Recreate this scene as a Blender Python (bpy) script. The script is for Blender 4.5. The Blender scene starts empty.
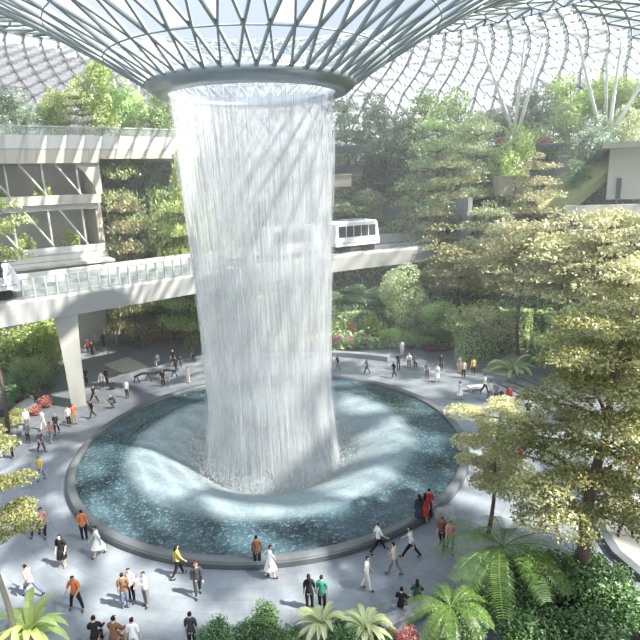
import bpy, math, random
import numpy as np
from mathutils import Vector, Matrix

random.seed(7)
rng = np.random.default_rng(7)
PI = math.pi
SC = bpy.context.scene
COL = SC.collection

# ------------------------------------------------------------------ camera
F, PITCH, ROLL, CAMH = 560.0, 0.2430, -0.035, 18.45
cr, sr = math.cos(ROLL), math.sin(ROLL)
FW = np.array([0, math.cos(PITCH), -math.sin(PITCH)])
UP0 = np.array([0, math.sin(PITCH), math.cos(PITCH)])
RT = cr * np.array([1, 0, 0]) + sr * UP0
UP = -sr * np.array([1, 0, 0]) + cr * UP0
CAM = np.array([0, 0, CAMH])


def ray(px, py):
    return FW + RT * ((px - 320) / F) + UP * (-(py - 320) / F)


def atz(px, py, z=0.0):
    d = ray(px, py)
    return CAM + d * ((z - CAMH) / d[2])


def aty(px, py, Y):
    d = ray(px, py)
    return CAM + d * (Y / d[1])


def mpp(P):
    """metres one pixel spans at point P"""
    return float(np.dot(np.asarray(P, float) - CAM, FW)) / F


cd = bpy.data.cameras.new('camera')
cam = bpy.data.objects.new('camera', cd)
COL.objects.link(cam)
cd.sensor_width = 36
cd.lens = F / 640 * 36
cd.clip_end = 600
M = Matrix.Identity(4)
for i in range(3):
    M[i][0], M[i][1], M[i][2], M[i][3] = RT[i], UP[i], -FW[i], CAM[i]
cam.matrix_world = M
SC.camera = cam

PC = np.array([-3.74, 37.75])      # centre of the round pool
PR = 13.88


# ------------------------------------------------------------------ helpers
def tag(o, label=None, cat=None, group=None, kind=None):
    if label: o['label'] = label
    if cat: o['category'] = cat
    if group: o['group'] = group
    if kind: o['kind'] = kind
    return o


def link(name, me, mats=None, parent=None):
    o = bpy.data.objects.new(name, me)
    COL.objects.link(o)
    if mats is not None:
        if not isinstance(mats, (list, tuple)): mats = [mats]
        if me is not None and len(me.materials) == 0:
            for m in mats: me.materials.append(m)
    if parent is not None: o.parent = parent
    return o


def empty(name, loc, rz=0.0, label=None, cat=None, group=None):
    o = bpy.data.objects.new(name, None)
    COL.objects.link(o)
    o.location = [float(v) for v in loc]
    o.rotation_euler = (0, 0, rz)
    o.empty_display_size = 0.2
    return tag(o, label, cat, group)


def npmesh(name, V, Fq, smooth=False, mi=None):
    """quads or tris from numpy arrays"""
    V = np.asarray(V, np.float32); Fq = np.asarray(Fq, np.int32)
    k = Fq.shape[1]
    me = bpy.data.meshes.new(name)
    me.vertices.add(len(V)); me.vertices.foreach_set('co', V.ravel())
    me.loops.add(Fq.size); me.loops.foreach_set('vertex_index', Fq.ravel())
    me.polygons.add(len(Fq))
    me.polygons.foreach_set('loop_start', np.arange(0, Fq.size, k, dtype=np.int32))
    me.polygons.foreach_set('loop_total', np.full(len(Fq), k, np.int32))
    if smooth: me.polygons.foreach_set('use_smooth', np.ones(len(Fq), bool))
    if mi is not None: me.polygons.foreach_set('material_index', np.asarray(mi, np.int32))
    me.update(calc_edges=True)
    return me


class MB:
    """collects boxes, tubes and lathes into one mesh"""
    def __init__(s): s.v = []; s.f = []; s.m = []

    def add(s, verts, faces, mi=0):
        b = len(s.v)
        s.v += [tuple(float(c) for c in p) for p in verts]
        s.f += [tuple(b + i for i in f) for f in faces]
        s.m += [mi] * len(faces)
        return s

    def box(s, c, size, rz=0.0, mi=0, taper=1.0):
        x, y, z = size[0] / 2, size[1] / 2, size[2] / 2
        ca, sa = math.cos(rz), math.sin(rz)
        P = []
        for dz in (-1, 1):
            t = taper if dz > 0 else 1
            for dx, dy in ((-1, -1), (1, -1), (1, 1), (-1, 1)):
                a, b = dx * x * t, dy * y * t
                P.append((c[0] + a * ca - b * sa, c[1] + a * sa + b * ca, c[2] + dz * z))
        return s.add(P, [(3, 2, 1, 0), (4, 5, 6, 7), (0, 1, 5, 4), (1, 2, 6, 5), (2, 3, 7, 6), (3, 0, 4, 7)], mi)

    def tube(s, pts, radii, n=8, mi=0, cap=True):
        pts = [Vector([float(c) for c in p]) for p in pts]
        if not isinstance(radii, (list, tuple, np.ndarray)): radii = [radii] * len(pts)
        P = []; ref = None
        for i, p in enumerate(pts):
            d = (pts[min(i + 1, len(pts) - 1)] - pts[max(i - 1, 0)])
            d = d.normalized() if d.length > 1e-9 else Vector((0, 0, 1))
            if ref is None: ref = Vector((1, 0, 0)) if abs(d.x) < .8 else Vector((0, 1, 0))
            u = (ref - d * ref.dot(d)).normalized(); w = d.cross(u); ref = u
            for k in range(n):
                a = 2 * PI * k / n
                P.append(p + (u * math.cos(a) + w * math.sin(a)) * radii[i])
        Q = []
        for i in range(len(pts) - 1):
            for k in range(n):
                k2 = (k + 1) % n
                Q.append((i * n + k, i * n + k2, (i + 1) * n + k2, (i + 1) * n + k))
        if cap:
            Q.append(tuple(range(n - 1, -1, -1))); b = (len(pts) - 1) * n
            Q.append(tuple(b + k for k in range(n)))
        return s.add(P, Q, mi)

    def lathe(s, prof, c=(0, 0, 0), n=24, mi=0, a0=0.0, a1=2 * PI):
        full = abs(a1 - a0 - 2 * PI) < 1e-6
        m = n if full else n + 1
        P = []
        for (r, z) in prof:
            for k in range(m):
                a = a0 + (a1 - a0) * k / n
                P.append((c[0] + r * math.cos(a), c[1] + r * math.sin(a), c[2] + z))
        Q = []
        for i in range(len(prof) - 1):
            for k in range(n):
                k2 = (k + 1) % m
                Q.append((i * m + k, i * m + k2, (i + 1) * m + k2, (i + 1) * m + k))
        return s.add(P, Q, mi)

    def strip(s, path, prof, mi=0, closed=True, ends=True):
        """sweep a 2-D profile [(side, z)] along a plan path [(x, y, z)]"""
        n = len(path); P = []
        for i, p in enumerate(path):
            a = path[max(i - 1, 0)]; b = path[min(i + 1, n - 1)]
            d = Vector((b[0] - a[0], b[1] - a[1])).normalized()
            nx, ny = d.y, -d.x
            for (q, z) in prof: P.append((p[0] + nx * q, p[1] + ny * q, p[2] + z))
        m = len(prof); Q = []
        for i in range(n - 1):
            for k in range(m if closed else m - 1):
                k2 = (k + 1) % m
                Q.append((i * m + k, (i + 1) * m + k, (i + 1) * m + k2, i * m + k2))
        if ends and closed:
            Q.append(tuple(range(m))); Q.append(tuple((n - 1) * m + k for k in range(m - 1, -1, -1)))
        return s.add(P, Q, mi)

    def mesh(s, name, smooth=False):
        me = bpy.data.meshes.new(name)
        me.from_pydata(s.v, [], s.f)
        me.polygons.foreach_set('material_index', s.m)
        if smooth: me.polygons.foreach_set('use_smooth', [True] * len(s.f))
        me.update()
        return me

    def build(s, name, mats, parent=None, smooth=False):
        return link(name, s.mesh(name, smooth), mats, parent)


# ------------------------------------------------------------------ materials
def nmat(name):
    m = bpy.data.materials.new(name); m.use_nodes = True
    nt = m.node_tree; nt.nodes.clear()
    return m, nt, nt.nodes, nt.links


def N(nt, t, **kw):
    n = nt.nodes.new('ShaderNode' + t)
    for k, v in kw.items():
        if k.startswith('_'): setattr(n, k[1:], v)
        else:
            key = k.replace('__', ' ')
            n.inputs[int(key[1:]) if key[0] == 'i' and key[1:].isdigit() else key].default_value = v
    return n


def C3(c): return (c[0], c[1], c[2], 1)


def plain(name, col, rough=.6, metal=0.0, spec=.4, var=0.12, scale=2.0, bump=0.0):
    """one colour, gently mottled"""
    m, nt, ns, lk = nmat(name)
    out = N(nt, 'OutputMaterial'); b = N(nt, 'BsdfPrincipled', Roughness=rough, Metallic=metal)
    b.inputs['Specular IOR Level'].default_value = spec
    tc = N(nt, 'TexCoord'); no = N(nt, 'TexNoise', Scale=scale, Detail=4.0)
    lk.new(tc.outputs['Object'], no.inputs['Vector'])
    mx = N(nt, 'MixRGB'); mx.inputs[1].default_value = C3([c * (1 - var) for c in col]); mx.inputs[2].default_value = C3([min(1, c * (1 + var)) for c in col])
    lk.new(no.outputs['Fac'], mx.inputs[0]); lk.new(mx.outputs[0], b.inputs['Base Color'])
    if bump:
        bp = N(nt, 'Bump', Strength=bump, Distance=.05); lk.new(no.outputs['Fac'], bp.inputs['Height']); lk.new(bp.outputs[0], b.inputs['Normal'])
    lk.new(b.outputs[0], out.inputs[0])
    return m


def leafmat(name, a, b, trans=.5, hue=.014, sat=.80):
    """leaf colour varies from leaf to leaf and a little from plant to plant"""
    m, nt, ns, lk = nmat(name)
    out = N(nt, 'OutputMaterial')
    geo = N(nt, 'NewGeometry'); oi = N(nt, 'ObjectInfo')
    mx = N(nt, 'MixRGB'); mx.inputs[1].default_value = C3(a); mx.inputs[2].default_value = C3(b)
    lk.new(geo.outputs['Random Per Island'], mx.inputs[0])
    mr = N(nt, 'MapRange', i3=.5 - hue, i4=.5 + hue); lk.new(oi.outputs['Random'], mr.inputs[0])
    mv = N(nt, 'MapRange', i3=.82, i4=1.18); lk.new(oi.outputs['Random'], mv.inputs[0])
    hs = N(nt, 'HueSaturation', Saturation=sat); lk.new(mr.outputs[0], hs.inputs['Hue']); lk.new(mv.outputs[0], hs.inputs['Value'])  # lowered saturation puts some of the haze's paleness into the leaf colour
    lk.new(mx.outputs[0], hs.inputs['Color'])
    d = N(nt, 'BsdfDiffuse'); t = N(nt, 'BsdfTranslucent'); g = N(nt, 'BsdfGlossy', Roughness=.45)
    g.inputs['Color'].default_value = (.9, .95, .9, 1)
    lk.new(hs.outputs[0], d.inputs[0]); lk.new(hs.outputs[0], t.inputs[0])
    m1 = N(nt, 'MixShader', i0=trans); lk.new(d.outputs[0], m1.inputs[1]); lk.new(t.outputs[0], m1.inputs[2])
    m2 = N(nt, 'MixShader', i0=.06); lk.new(m1.outputs[0], m2.inputs[1]); lk.new(g.outputs[0], m2.inputs[2])
    lk.new(m2.outputs[0], out.inputs[0])
    return m


MAT = {}
MAT['leaf_yellow'] = leafmat('leaf yellow green', (.36, .37, .10), (.62, .60, .24))
MAT['leaf_pale'] = leafmat('leaf pale green', (0.366, 0.451, 0.183), (0.708, 0.756, 0.403))
MAT['leaf_mid'] = leafmat('leaf mid green', (0.297, 0.496, 0.139), (0.654, 0.800, 0.297))
MAT['leaf_lime'] = leafmat('leaf lime green', (0.305, 0.464, 0.061), (0.610, 0.732, 0.146))
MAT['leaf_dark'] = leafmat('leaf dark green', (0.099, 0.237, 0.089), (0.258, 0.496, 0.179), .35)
MAT['leaf_teal'] = leafmat('leaf blue green', (.22, .31, .20), (.42, .53, .36))
MAT['leaf_olive'] = leafmat('leaf olive', (0.318, 0.396, 0.119), (0.595, 0.654, 0.199))
MAT['leaf_deep'] = leafmat('leaf deep green', (.035, .095, .03), (.17, .29, .10), .3, .01, 1.0)
MAT['leaf_gold'] = leafmat('leaf olive gold', (.22, .23, .07), (.50, .49, .20), .45, .01, .95)
MAT['leaf_light'] = leafmat('leaf light yellow', (.55, .55, .20), (.78, .77, .40))
MAT['flower_red'] = leafmat('flower red', (.45, .05, .04), (.7, .18, .12), .3, .01)
MAT['flower_orange'] = leafmat('flower orange', (.6, .2, .05), (.75, .38, .1), .3, .01)
MAT['flower_pink'] = leafmat('flower pink', (.6, .22, .2), (.75, .4, .35), .3, .01)
MAT['flower_white'] = leafmat('flower white', (.75, .75, .68), (.9, .9, .86), .3, .01)
MAT['bark'] = plain('bark', (.13, .10, .075), .9, var=.35, scale=6, bump=.4)
MAT['bark_pale'] = plain('pale bark', (.30, .26, .2), .9, var=.3, scale=6, bump=.3)
MAT['white_steel'] = plain('white painted steel', (.80, .82, .82), .4, var=.04)
MAT['roof_steel'] = plain('grey green roof steel', (.29, .325, .325), .4, var=.08)
MAT['grey_steel'] = plain('grey steel', (.42, .46, .46), .35, .3, var=.06)
MAT['ring_metal'] = plain('brushed ring metal', (.36, .40, .43), .3, .7, var=.08)
MAT['cream'] = plain('cream cladding', (.44, .41, .35), .6, var=.05, scale=.4)
MAT['white_wall'] = plain('white wall', (.54, .54, .51), .6, var=.04, scale=.5)
MAT['bridge_white'] = plain('white bridge girder', (.46, .46, .45), .5, var=.04, scale=.3)
MAT['column_grey'] = plain('pale grey column', (.46, .46, .42), .6, var=.05, scale=.6)
MAT['dark_stone'] = plain('dark stone', (.10, .11, .115), .35, var=.3, scale=3)
MAT['rim_stone'] = plain('grey rim stone', (.105, .115, .122), .3, var=.18, scale=2.5)
MAT['wall_stone'] = plain('grey wall stone', (.22, .235, .25), .6, var=.2, scale=2)
MAT['soil'] = plain('planting soil', (.06, .07, .035), .95, var=.4, scale=1.2)
MAT['tan_stone'] = plain('tan stone', (.44, .41, .34), .7, var=.1, scale=1)
MAT['dark_void'] = plain('dark recess', (.06, .07, .08), .7, var=.2)  # near-black colour stands in for the shade inside openings and recesses
MAT['black'] = plain('black trim', (.02, .022, .025), .4, var=.2)
MAT['train_white'] = plain('train white', (.8, .81, .82), .3, var=.03)


def glassmat(name, tint, opacity, col=(.85, .9, .92), gloss=.12, rough=.05):
    """clear or fritted glass: light passes, the frit scatters"""
    m, nt, ns, lk = nmat(name)
    out = N(nt, 'OutputMaterial'); tr = N(nt, 'BsdfTransparent'); tr.inputs[0].default_value = C3(tint)
    d = N(nt, 'BsdfDiffuse'); d.inputs[0].default_value = C3(col)
    t = N(nt, 'BsdfTranslucent'); t.inputs[0].default_value = C3(col)
    g = N(nt, 'BsdfGlossy', Roughness=rough)
    a = N(nt, 'MixShader', i0=.6); lk.new(d.outputs[0], a.inputs[1]); lk.new(t.outputs[0], a.inputs[2])
    b = N(nt, 'MixShader', i0=opacity); lk.new(tr.outputs[0], b.inputs[1]); lk.new(a.outputs[0], b.inputs[2])
    lw = N(nt, 'LayerWeight', Blend=.25)
    mu = N(nt, 'Math', _operation='MULTIPLY', i1=gloss * 2.5); lk.new(lw.outputs['Fresnel'], mu.inputs[0])
    c = N(nt, 'MixShader'); lk.new(mu.outputs[0], c.inputs[0]); lk.new(b.outputs[0], c.inputs[1]); lk.new(g.outputs[0], c.inputs[2])
    lk.new(c.outputs[0], out.inputs[0])
    return m


MAT['glass_clear'] = glassmat('clear roof glass', (.96, .98, .99), .06)
MAT['glass_frit'] = glassmat('fritted roof glass', (.32, .36, .40), .62, (.9, .92, .93))
MAT['glass_grey'] = glassmat('grey shaded roof glass', (.55, .56, .60), .7, (.55, .54, .57))
MAT['glass_rail'] = glassmat('railing glass', (.90, .93, .92), .20, (.8, .82, .82), .2)
MAT['window'] = plain('dark window glass', (.035, .045, .05), .08, var=.2, spec=.8)


def floor_material():
    m, nt, ns, lk = nmat('grey granite paving')
    out = N(nt, 'OutputMaterial'); b = N(nt, 'BsdfPrincipled', Roughness=.42)
    tc = N(nt, 'TexCoord')
    sx = N(nt, 'SeparateXYZ'); lk.new(tc.outputs['Object'], sx.inputs[0])
    # slabs follow circles around the pool
    r2 = N(nt, 'VectorMath', _operation='LENGTH'); lk.new(tc.outputs['Object'], r2.inputs[0])
    at = N(nt, 'Math', _operation='ARCTAN2'); lk.new(sx.outputs[1], at.inputs[0]); lk.new(sx.outputs[0], at.inputs[1])
    ma = N(nt, 'Math', _operation='MULTIPLY', i1=22.0); lk.new(at.outputs[0], ma.inputs[0])
    cx = N(nt, 'CombineXYZ'); lk.new(ma.outputs[0], cx.inputs[0]); lk.new(r2.outputs['Value'], cx.inputs[1])
    br = N(nt, 'TexBrick', Scale=1.0, Mortar__Size=.018, Brick__Width=1.6, Row__Height=.8)
    br.inputs['Color1'].default_value = (.175, .195, .22, 1); br.inputs['Color2'].default_value = (.21, .232, .26, 1)
    br.inputs['Mortar'].default_value = (.155, .172, .195, 1)
    lk.new(cx.outputs[0], br.inputs['Vector'])
    no = N(nt, 'TexNoise', Scale=.45, Detail=7.0, Roughness=.68); lk.new(tc.outputs['Object'], no.inputs['Vector'])
    rp = N(nt, 'MapRange', i1=.3, i2=.72, i3=.74, i4=1.15); lk.new(no.outputs['Fac'], rp.inputs[0])
    mx = N(nt, 'MixRGB', _blend_type='MULTIPLY'); mx.inputs[0].default_value = 1
    lk.new(br.outputs['Color'], mx.inputs[1]); lk.new(rp.outputs[0], mx.inputs[2])
    lk.new(mx.outputs[0], b.inputs['Base Color']); lk.new(b.outputs[0], out.inputs[0])
    return m


def polar_nodes(nt, lk):
    tc = N(nt, 'TexCoord'); sx = N(nt, 'SeparateXYZ'); lk.new(tc.outputs['Object'], sx.inputs[0])
    v = N(nt, 'CombineXYZ'); lk.new(sx.outputs[0], v.inputs[0]); lk.new(sx.outputs[1], v.inputs[1])
    r = N(nt, 'VectorMath', _operation='LENGTH'); lk.new(v.outputs[0], r.inputs[0])
    a = N(nt, 'Math', _operation='ARCTAN2'); lk.new(sx.outputs[1], a.inputs[0]); lk.new(sx.outputs[0], a.inputs[1])
    return tc, sx, r.outputs['Value'], a.outputs[0]


def water_material():
    """dark rippled water with reflected sky painted in as pale blue speckle; breaking white and pale where it runs over the lip"""
    m, nt, ns, lk = nmat('pool water')
    out = N(nt, 'OutputMaterial'); b = N(nt, 'BsdfPrincipled', Roughness=.12)
    b.inputs['IOR'].default_value = 1.33
    tc, sx, r, a = polar_nodes(nt, lk)
    # outer water: dark base, the sky's reflection painted on it as pale speckle
    n1 = N(nt, 'TexNoise', Scale=.28, Detail=5.0, Roughness=.6); lk.new(tc.outputs['Object'], n1.inputs['Vector'])
    c1 = N(nt, 'ValToRGB'); c1.color_ramp.elements[0].position = .36; c1.color_ramp.elements[0].color = (.010, .022, .023, 1)
    c1.color_ramp.elements[1].position = .66; c1.color_ramp.elements[1].color = (.05, .088, .108, 1)
    lk.new(n1.outputs['Fac'], c1.inputs[0])
    n2 = N(nt, 'TexNoise', Scale=5.5, Detail=3.0, Roughness=.75); lk.new(tc.outputs['Object'], n2.inputs['Vector'])
    sp = N(nt, 'MapRange', i1=.53, i2=.70); lk.new(n2.outputs['Fac'], sp.inputs[0])
    mu = N(nt, 'Math', _operation='MULTIPLY', i1=.75); lk.new(sp.outputs[0], mu.inputs[0])
    m1 = N(nt, 'MixRGB'); m1.inputs[2].default_value = (.19, .27, .33, 1)
    lk.new(mu.outputs[0], m1.inputs[0]); lk.new(c1.outputs[0], m1.inputs[1])
    # foam: grows inward over the lip
    n3 = N(nt, 'TexNoise', Scale=.9, Detail=4.0); lk.new(tc.outputs['Object'], n3.inputs['Vector'])
    rr = N(nt, 'Math', _operation='MULTIPLY_ADD', i1=.6); lk.new(n3.outputs['Fac'], rr.inputs[0]); lk.new(r, rr.inputs[2])
    fo = N(nt, 'MapRange', i1=11.1, i2=9.6, i3=0.0, i4=1.0); fo.interpolation_type = 'SMOOTHSTEP'; lk.new(rr.outputs[0], fo.inputs[0])
    # bubbly pale foam, broken up by falling drops
    n4 = N(nt, 'TexNoise', Scale=4.6, Detail=4.0, Roughness=.85); lk.new(tc.outputs['Object'], n4.inputs['Vector'])
    c4 = N(nt, 'ValToRGB'); c4.color_ramp.elements[0].position = .42; c4.color_ramp.elements[0].color = (.15, .20, .225, 1)
    c4.color_ramp.elements[1].position = .58; c4.color_ramp.elements[1].color = (.22, .27, .29, 1)
    lk.new(n4.outputs['Fac'], c4.inputs[0])
    inn = N(nt, 'MapRange', i1=8.4, i2=6.4, i3=0.0, i4=.55); lk.new(rr.outputs[0], inn.inputs[0])
    st = N(nt, 'CombineXYZ'); sa = N(nt, 'Math', _operation='MULTIPLY', i1=9.0); lk.new(a, sa.inputs[0]); lk.new(sa.outputs[0], st.inputs[0]); lk.new(r, st.inputs[1])
    n5 = N(nt, 'TexNoise', Scale=2.4, Detail=3.0, Roughness=.7); lk.new(st.outputs[0], n5.inputs['Vector'])
    c5 = N(nt, 'ValToRGB'); c5.color_ramp.elements[0].position = .43; c5.color_ramp.elements[0].color = (.13, .155, .16, 1)
    c5.color_ramp.elements[1].position = .57; c5.color_ramp.elements[1].color = (.25, .275, .28, 1)
    lk.new(n5.outputs['Fac'], c5.inputs[0])
    m4 = N(nt, 'MixRGB'); lk.new(inn.outputs[0], m4.inputs[0]); lk.new(c4.outputs[0], m4.inputs[1]); lk.new(c5.outputs[0], m4.inputs[2])
    m5 = N(nt, 'MixRGB'); lk.new(fo.outputs[0], m5.inputs[0]); lk.new(m1.outputs[0], m5.inputs[1]); lk.new(m4.outputs[0], m5.inputs[2])
    lk.new(m5.outputs[0], b.inputs['Base Color'])
    ro = N(nt, 'MapRange', i3=.10, i4=.7); lk.new(fo.outputs[0], ro.inputs[0]); lk.new(ro.outputs[0], b.inputs['Roughness'])
    n6 = N(nt, 'TexNoise', Scale=3.0, Detail=4.0, Roughness=.7); lk.new(tc.outputs['Object'], n6.inputs['Vector'])
    bp = N(nt, 'Bump', Strength=.35, Distance=.06); lk.new(n6.outputs['Fac'], bp.inputs['Height']); lk.new(bp.outputs[0], b.inputs['Normal'])
    lk.new(b.outputs[0], out.inputs[0])
    return m


def fall_material(name, lo, hi, sc=1.0, zs=.035, gain=(.40, .62)):
    """falling water: white streaks with gaps between"""
    m, nt, ns, lk = nmat(name)
    out = N(nt, 'OutputMaterial'); tr = N(nt, 'BsdfTransparent')
    d = N(nt, 'BsdfDiffuse'); d.inputs[0].default_value = (.74, .755, .77, 1)
    t = N(nt, 'BsdfTranslucent'); t.inputs[0].default_value = (.74, .755, .77, 1)
    a = N(nt, 'MixShader', i0=.55); lk.new(d.outputs[0], a.inputs[1]); lk.new(t.outputs[0], a.inputs[2])
    tc, sx, r, an = polar_nodes(nt, lk)
    an5 = N(nt, 'Math', _operation='MULTIPLY', i1=5.0 * sc); lk.new(an, an5.inputs[0])
    z5 = N(nt, 'Math', _operation='MULTIPLY', i1=zs * sc); lk.new(sx.outputs[2], z5.inputs[0])
    v = N(nt, 'CombineXYZ'); lk.new(an5.outputs[0], v.inputs[0]); lk.new(z5.outputs[0], v.inputs[2]); lk.new(r, v.inputs[1])
    n1 = N(nt, 'TexNoise', Scale=2.6, Detail=7.0, Roughness=.72); lk.new(v.outputs[0], n1.inputs['Vector'])
    v2 = N(nt, 'CombineXYZ'); z6 = N(nt, 'Math', _operation='MULTIPLY', i1=.10); lk.new(sx.outputs[2], z6.inputs[0])
    an6 = N(nt, 'Math', _operation='MULTIPLY', i1=16.0 * sc); lk.new(an, an6.inputs[0])
    lk.new(an6.outputs[0], v2.inputs[0]); lk.new(z6.outputs[0], v2.inputs[2])
    n2 = N(nt, 'TexNoise', Scale=2.2, Detail=5.0, Roughness=.75); lk.new(v2.outputs[0], n2.inputs['Vector'])
    ad = N(nt, 'Math', _operation='MULTIPLY_ADD', i1=.5); lk.new(n2.outputs['Fac'], ad.inputs[0])
    hf = N(nt, 'Math', _operation='MULTIPLY', i1=.5); lk.new(n1.outputs['Fac'], hf.inputs[0]); lk.new(hf.outputs[0], ad.inputs[2])
    al = N(nt, 'MapRange', i1=gain[0], i2=gain[1], i3=lo, i4=hi); lk.new(ad.outputs[0], al.inputs[0])
    x = N(nt, 'MixShader'); lk.new(al.outputs[0], x.inputs[0]); lk.new(tr.outputs[0], x.inputs[1]); lk.new(a.outputs[0], x.inputs[2])
    lk.new(x.outputs[0], out.inputs[0])
    return m


# ------------------------------------------------------------------ light
w = bpy.data.worlds.new('sky'); SC.world = w; w.use_nodes = True
nt = w.node_tree; nt.nodes.clear()
wo = N(nt, 'OutputWorld'); bg = N(nt, 'Background', Strength=.86)
tc = N(nt, 'TexCoord'); sx = N(nt, 'SeparateXYZ'); nt.links.new(tc.outputs['Generated'], sx.inputs[0])
rp = N(nt, 'ValToRGB')
rp.color_ramp.elements[0].position = .0; rp.color_ramp.elements[0].color = (.37, .40, .43, 1)
rp.color_ramp.elements[1].position = .9; rp.color_ramp.elements[1].color = (.50, .68, .95, 1)
e_ = rp.color_ramp.elements.new(.32); e_.color = (.52, .61, .74, 1)
nt.links.new(sx.outputs[2], rp.inputs[0]); nt.links.new(rp.outputs[0], bg.inputs[0]); nt.links.new(bg.outputs[0], wo.inputs[0])

sd = bpy.data.lights.new('sun', 'SUN'); sd.energy = 11.5; sd.angle = math.radians(1.5); sd.color = (1.0, .95, .86)
sun = bpy.data.objects.new('sun', sd); COL.objects.link(sun)
SUNDIR = Vector((.78, -.34, 1.05)).normalized()      # towards the sun
sun.rotation_euler = SUNDIR.to_track_quat('Z', 'Y').to_euler()
sun.location = (60, 45, 90)

vs = SC.view_settings
vs.view_transform = 'Standard'; vs.look = 'None'; vs.gamma = 1; vs.exposure = 0.74; vs.use_curve_mapping = False
cy = SC.cycles
cy.max_bounces = 8; cy.diffuse_bounces = 3; cy.glossy_bounces = 3; cy.transmission_bounces = 4; cy.transparent_max_bounces = 40
cy.caustics_reflective = False; cy.caustics_refractive = False

# ================================================================== SETTING
# ---------------- plaza floor: rings around the pool
FL = MB(); prof = [(PR - .35, 0), (PR + 2, 0), (20, 0), (28, 0), (40, 0), (60, 0), (100, 0)]
FL.lathe(prof, (0, 0, 0), 96)
fo = FL.build('floor', floor_material()); fo.location = (PC[0], PC[1], 0); tag(fo, kind='structure')

# ---------------- dome roof: funnel rising from the round opening, crest, then down to the ground
RH, RR = 24.3, 6.35
CREST_R, CREST_Z, END_R = 37.0, 34.2, 100.0


def roof_z(r):
    if r < CREST_R:
        s = (r - RR) / (CREST_R - RR)
        return RH + (CREST_Z - RH) * (1 - (1 - s) ** 2)
    return CREST_Z * math.sqrt(max(0, 1 - ((r - CREST_R) / (END_R - CREST_R)) ** 2))


def roofpt(r, a): return np.array([PC[0] + r * math.cos(a), PC[1] + r * math.sin(a), roof_z(r)])


def strut(V, Fc, p, q, hw, hh):
    d = q - p; L = np.linalg.norm(d)
    if L < 1e-6: return
    d = d / L
    s = np.cross(d, [0, 0, 1.0]); s = s / (np.linalg.norm(s) + 1e-9); u = np.cross(s, d)
    b = len(V)
    for e in (p, q):
        V += [e - s * hw - u * hh, e + s * hw - u * hh, e + s * hw + u * hh, e - s * hw + u * hh]
    Fc += [(b, b + 1, b + 5, b + 4), (b + 1, b + 2, b + 6, b + 5), (b + 2, b + 3, b + 7, b + 6), (b + 3, b, b + 4, b + 7)]


rows = [(6.5, 44), (8.7, 44), (11.6, 44), (15.2, 44), (18.8, 88), (22.5, 88), (26.5, 88), (30.5, 88)]
r_ = 30.5
while r_ < 97:
    r_ += 3.0 if r_ < 60 else 5.0
    rows.append((min(r_, 99.5), 88 if r_ < 36 else 132))
SV, SF = [], []; GV, GF, GM = [], [], []
hv, hf_ = [], []
for i in range(len(rows) - 1):
    (r0, n0), (r1, n1) = rows[i], rows[i + 1]
    hw = .055 if r0 < 16 else (.065 if r0 < 34 else .08)
    hh = hw * 1.9
    off0 = (i % 2) * .5; off1 = ((i + 1) % 2) * .5
    if n0 != n1: off1 = 0; off0 = 0
    A0 = [2 * PI * (k + off0) / n0 for k in range(n0)]
    A1 = [2 * PI * (k + off1) / n1 for k in range(n1)]
    P0 = [roofpt(r0, a) for a in A0]; P1 = [roofpt(r1, a) for a in A1]
    tris = []
    if n0 == n1:
        for k in range(n0):
            k2 = (k + 1) % n0
            if off1 > off0: T = [(P0[k], P0[k2], P1[k]), (P0[k2], P1[k2], P1[k])]; E = [(P0[k], P1[k]), (P0[k2], P1[k])]
            else: T = [(P0[k], P1[k2], P1[k]), (P0[k], P0[k2], P1[k2])]; E = [(P0[k], P1[k]), (P0[k], P1[k2])]
            tris += T
            for p, q in E: strut(SV, SF, p, q, hw, hh)
    else:
        kk = n1 / n0
        for k in range(n1):
            k2 = (k + 1) % n1; j = int(k / kk + 1e-6) % n0; j2 = int((k + 1) / kk + 1e-6) % n0
            tris.append((P0[j], P1[k2], P1[k]))
            if j != j2: tris.append((P0[j], P0[j2], P1[k2]))
            strut(SV, SF, P0[j], P1[k], hw, hh)
            if j != j2 or True: strut(SV, SF, P0[j], P1[k2], hw, hh)
    for k in range(n1): strut(SV, SF, P1[k], P1[(k + 1) % n1], hw * .45, hh * .45)
    for t in tris:
        b = len(GV); GV += [p + np.array([0, 0, .14]) for p in t]; GF.append((b, b + 1, b + 2))
        c = (t[0] + t[1] + t[2]) / 3; a = math.degrees(math.atan2(c[1] - PC[1], c[0] - PC[0])) % 360
        if 105 < a < 165 and 40 < r0: GM.append(2)
        elif r0 < 8 or (r0 < 24 and (a < 25 or a > 312)) or (r0 < 38 and 60 < a < 115): GM.append(0)  # left clear so sunlight reaches the falling water and planted wall
        elif r0 < 20: GM.append(1 if random.random() < .42 else 0)
        else:
            cl_ = math.sin(c[0] * .8 + 1.7 * math.sin(c[1] * .4)) + math.sin(c[1] * .95 + 1.5 * math.sin(c[0] * .35 + 1)) + random.uniform(-.7, .7)
            GM.append(1 if cl_ > (.0 if r0 < 40 else .5) + (.7 if a < 75 and r0 > 28 else 0) else 0)  # frit grouped in patches, laid out to throw dapples on the floor
        # white sun louvres hung under the panes of the outer dome
        if r0 >= 36 and 38 < a < 160:
            base = (t[0] + t[1]) / 2
            e0, e1 = t[0] * .94 + c * .06, t[1] * .94 + c * .06
            m0, m1 = t[0] * .45 + t[2] * .55, t[1] * .45 + t[2] * .55
            dn = np.array([0, 0, -.16]); b = len(hv)
            for fa, fb in ((.05, .36), (.50, .72)):
                b = len(hv); g0, g1 = t[0] * (1 - fa) + t[2] * fa, t[1] * (1 - fa) + t[2] * fa; k0, k1 = t[0] * (1 - fb) + t[2] * fb, t[1] * (1 - fb) + t[2] * fb
                hv += [g0 + dn, g1 + dn, k1 + dn * 2.4, k0 + dn * 2.4]; hf_.append((b, b + 1, b + 2, b + 3))
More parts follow.
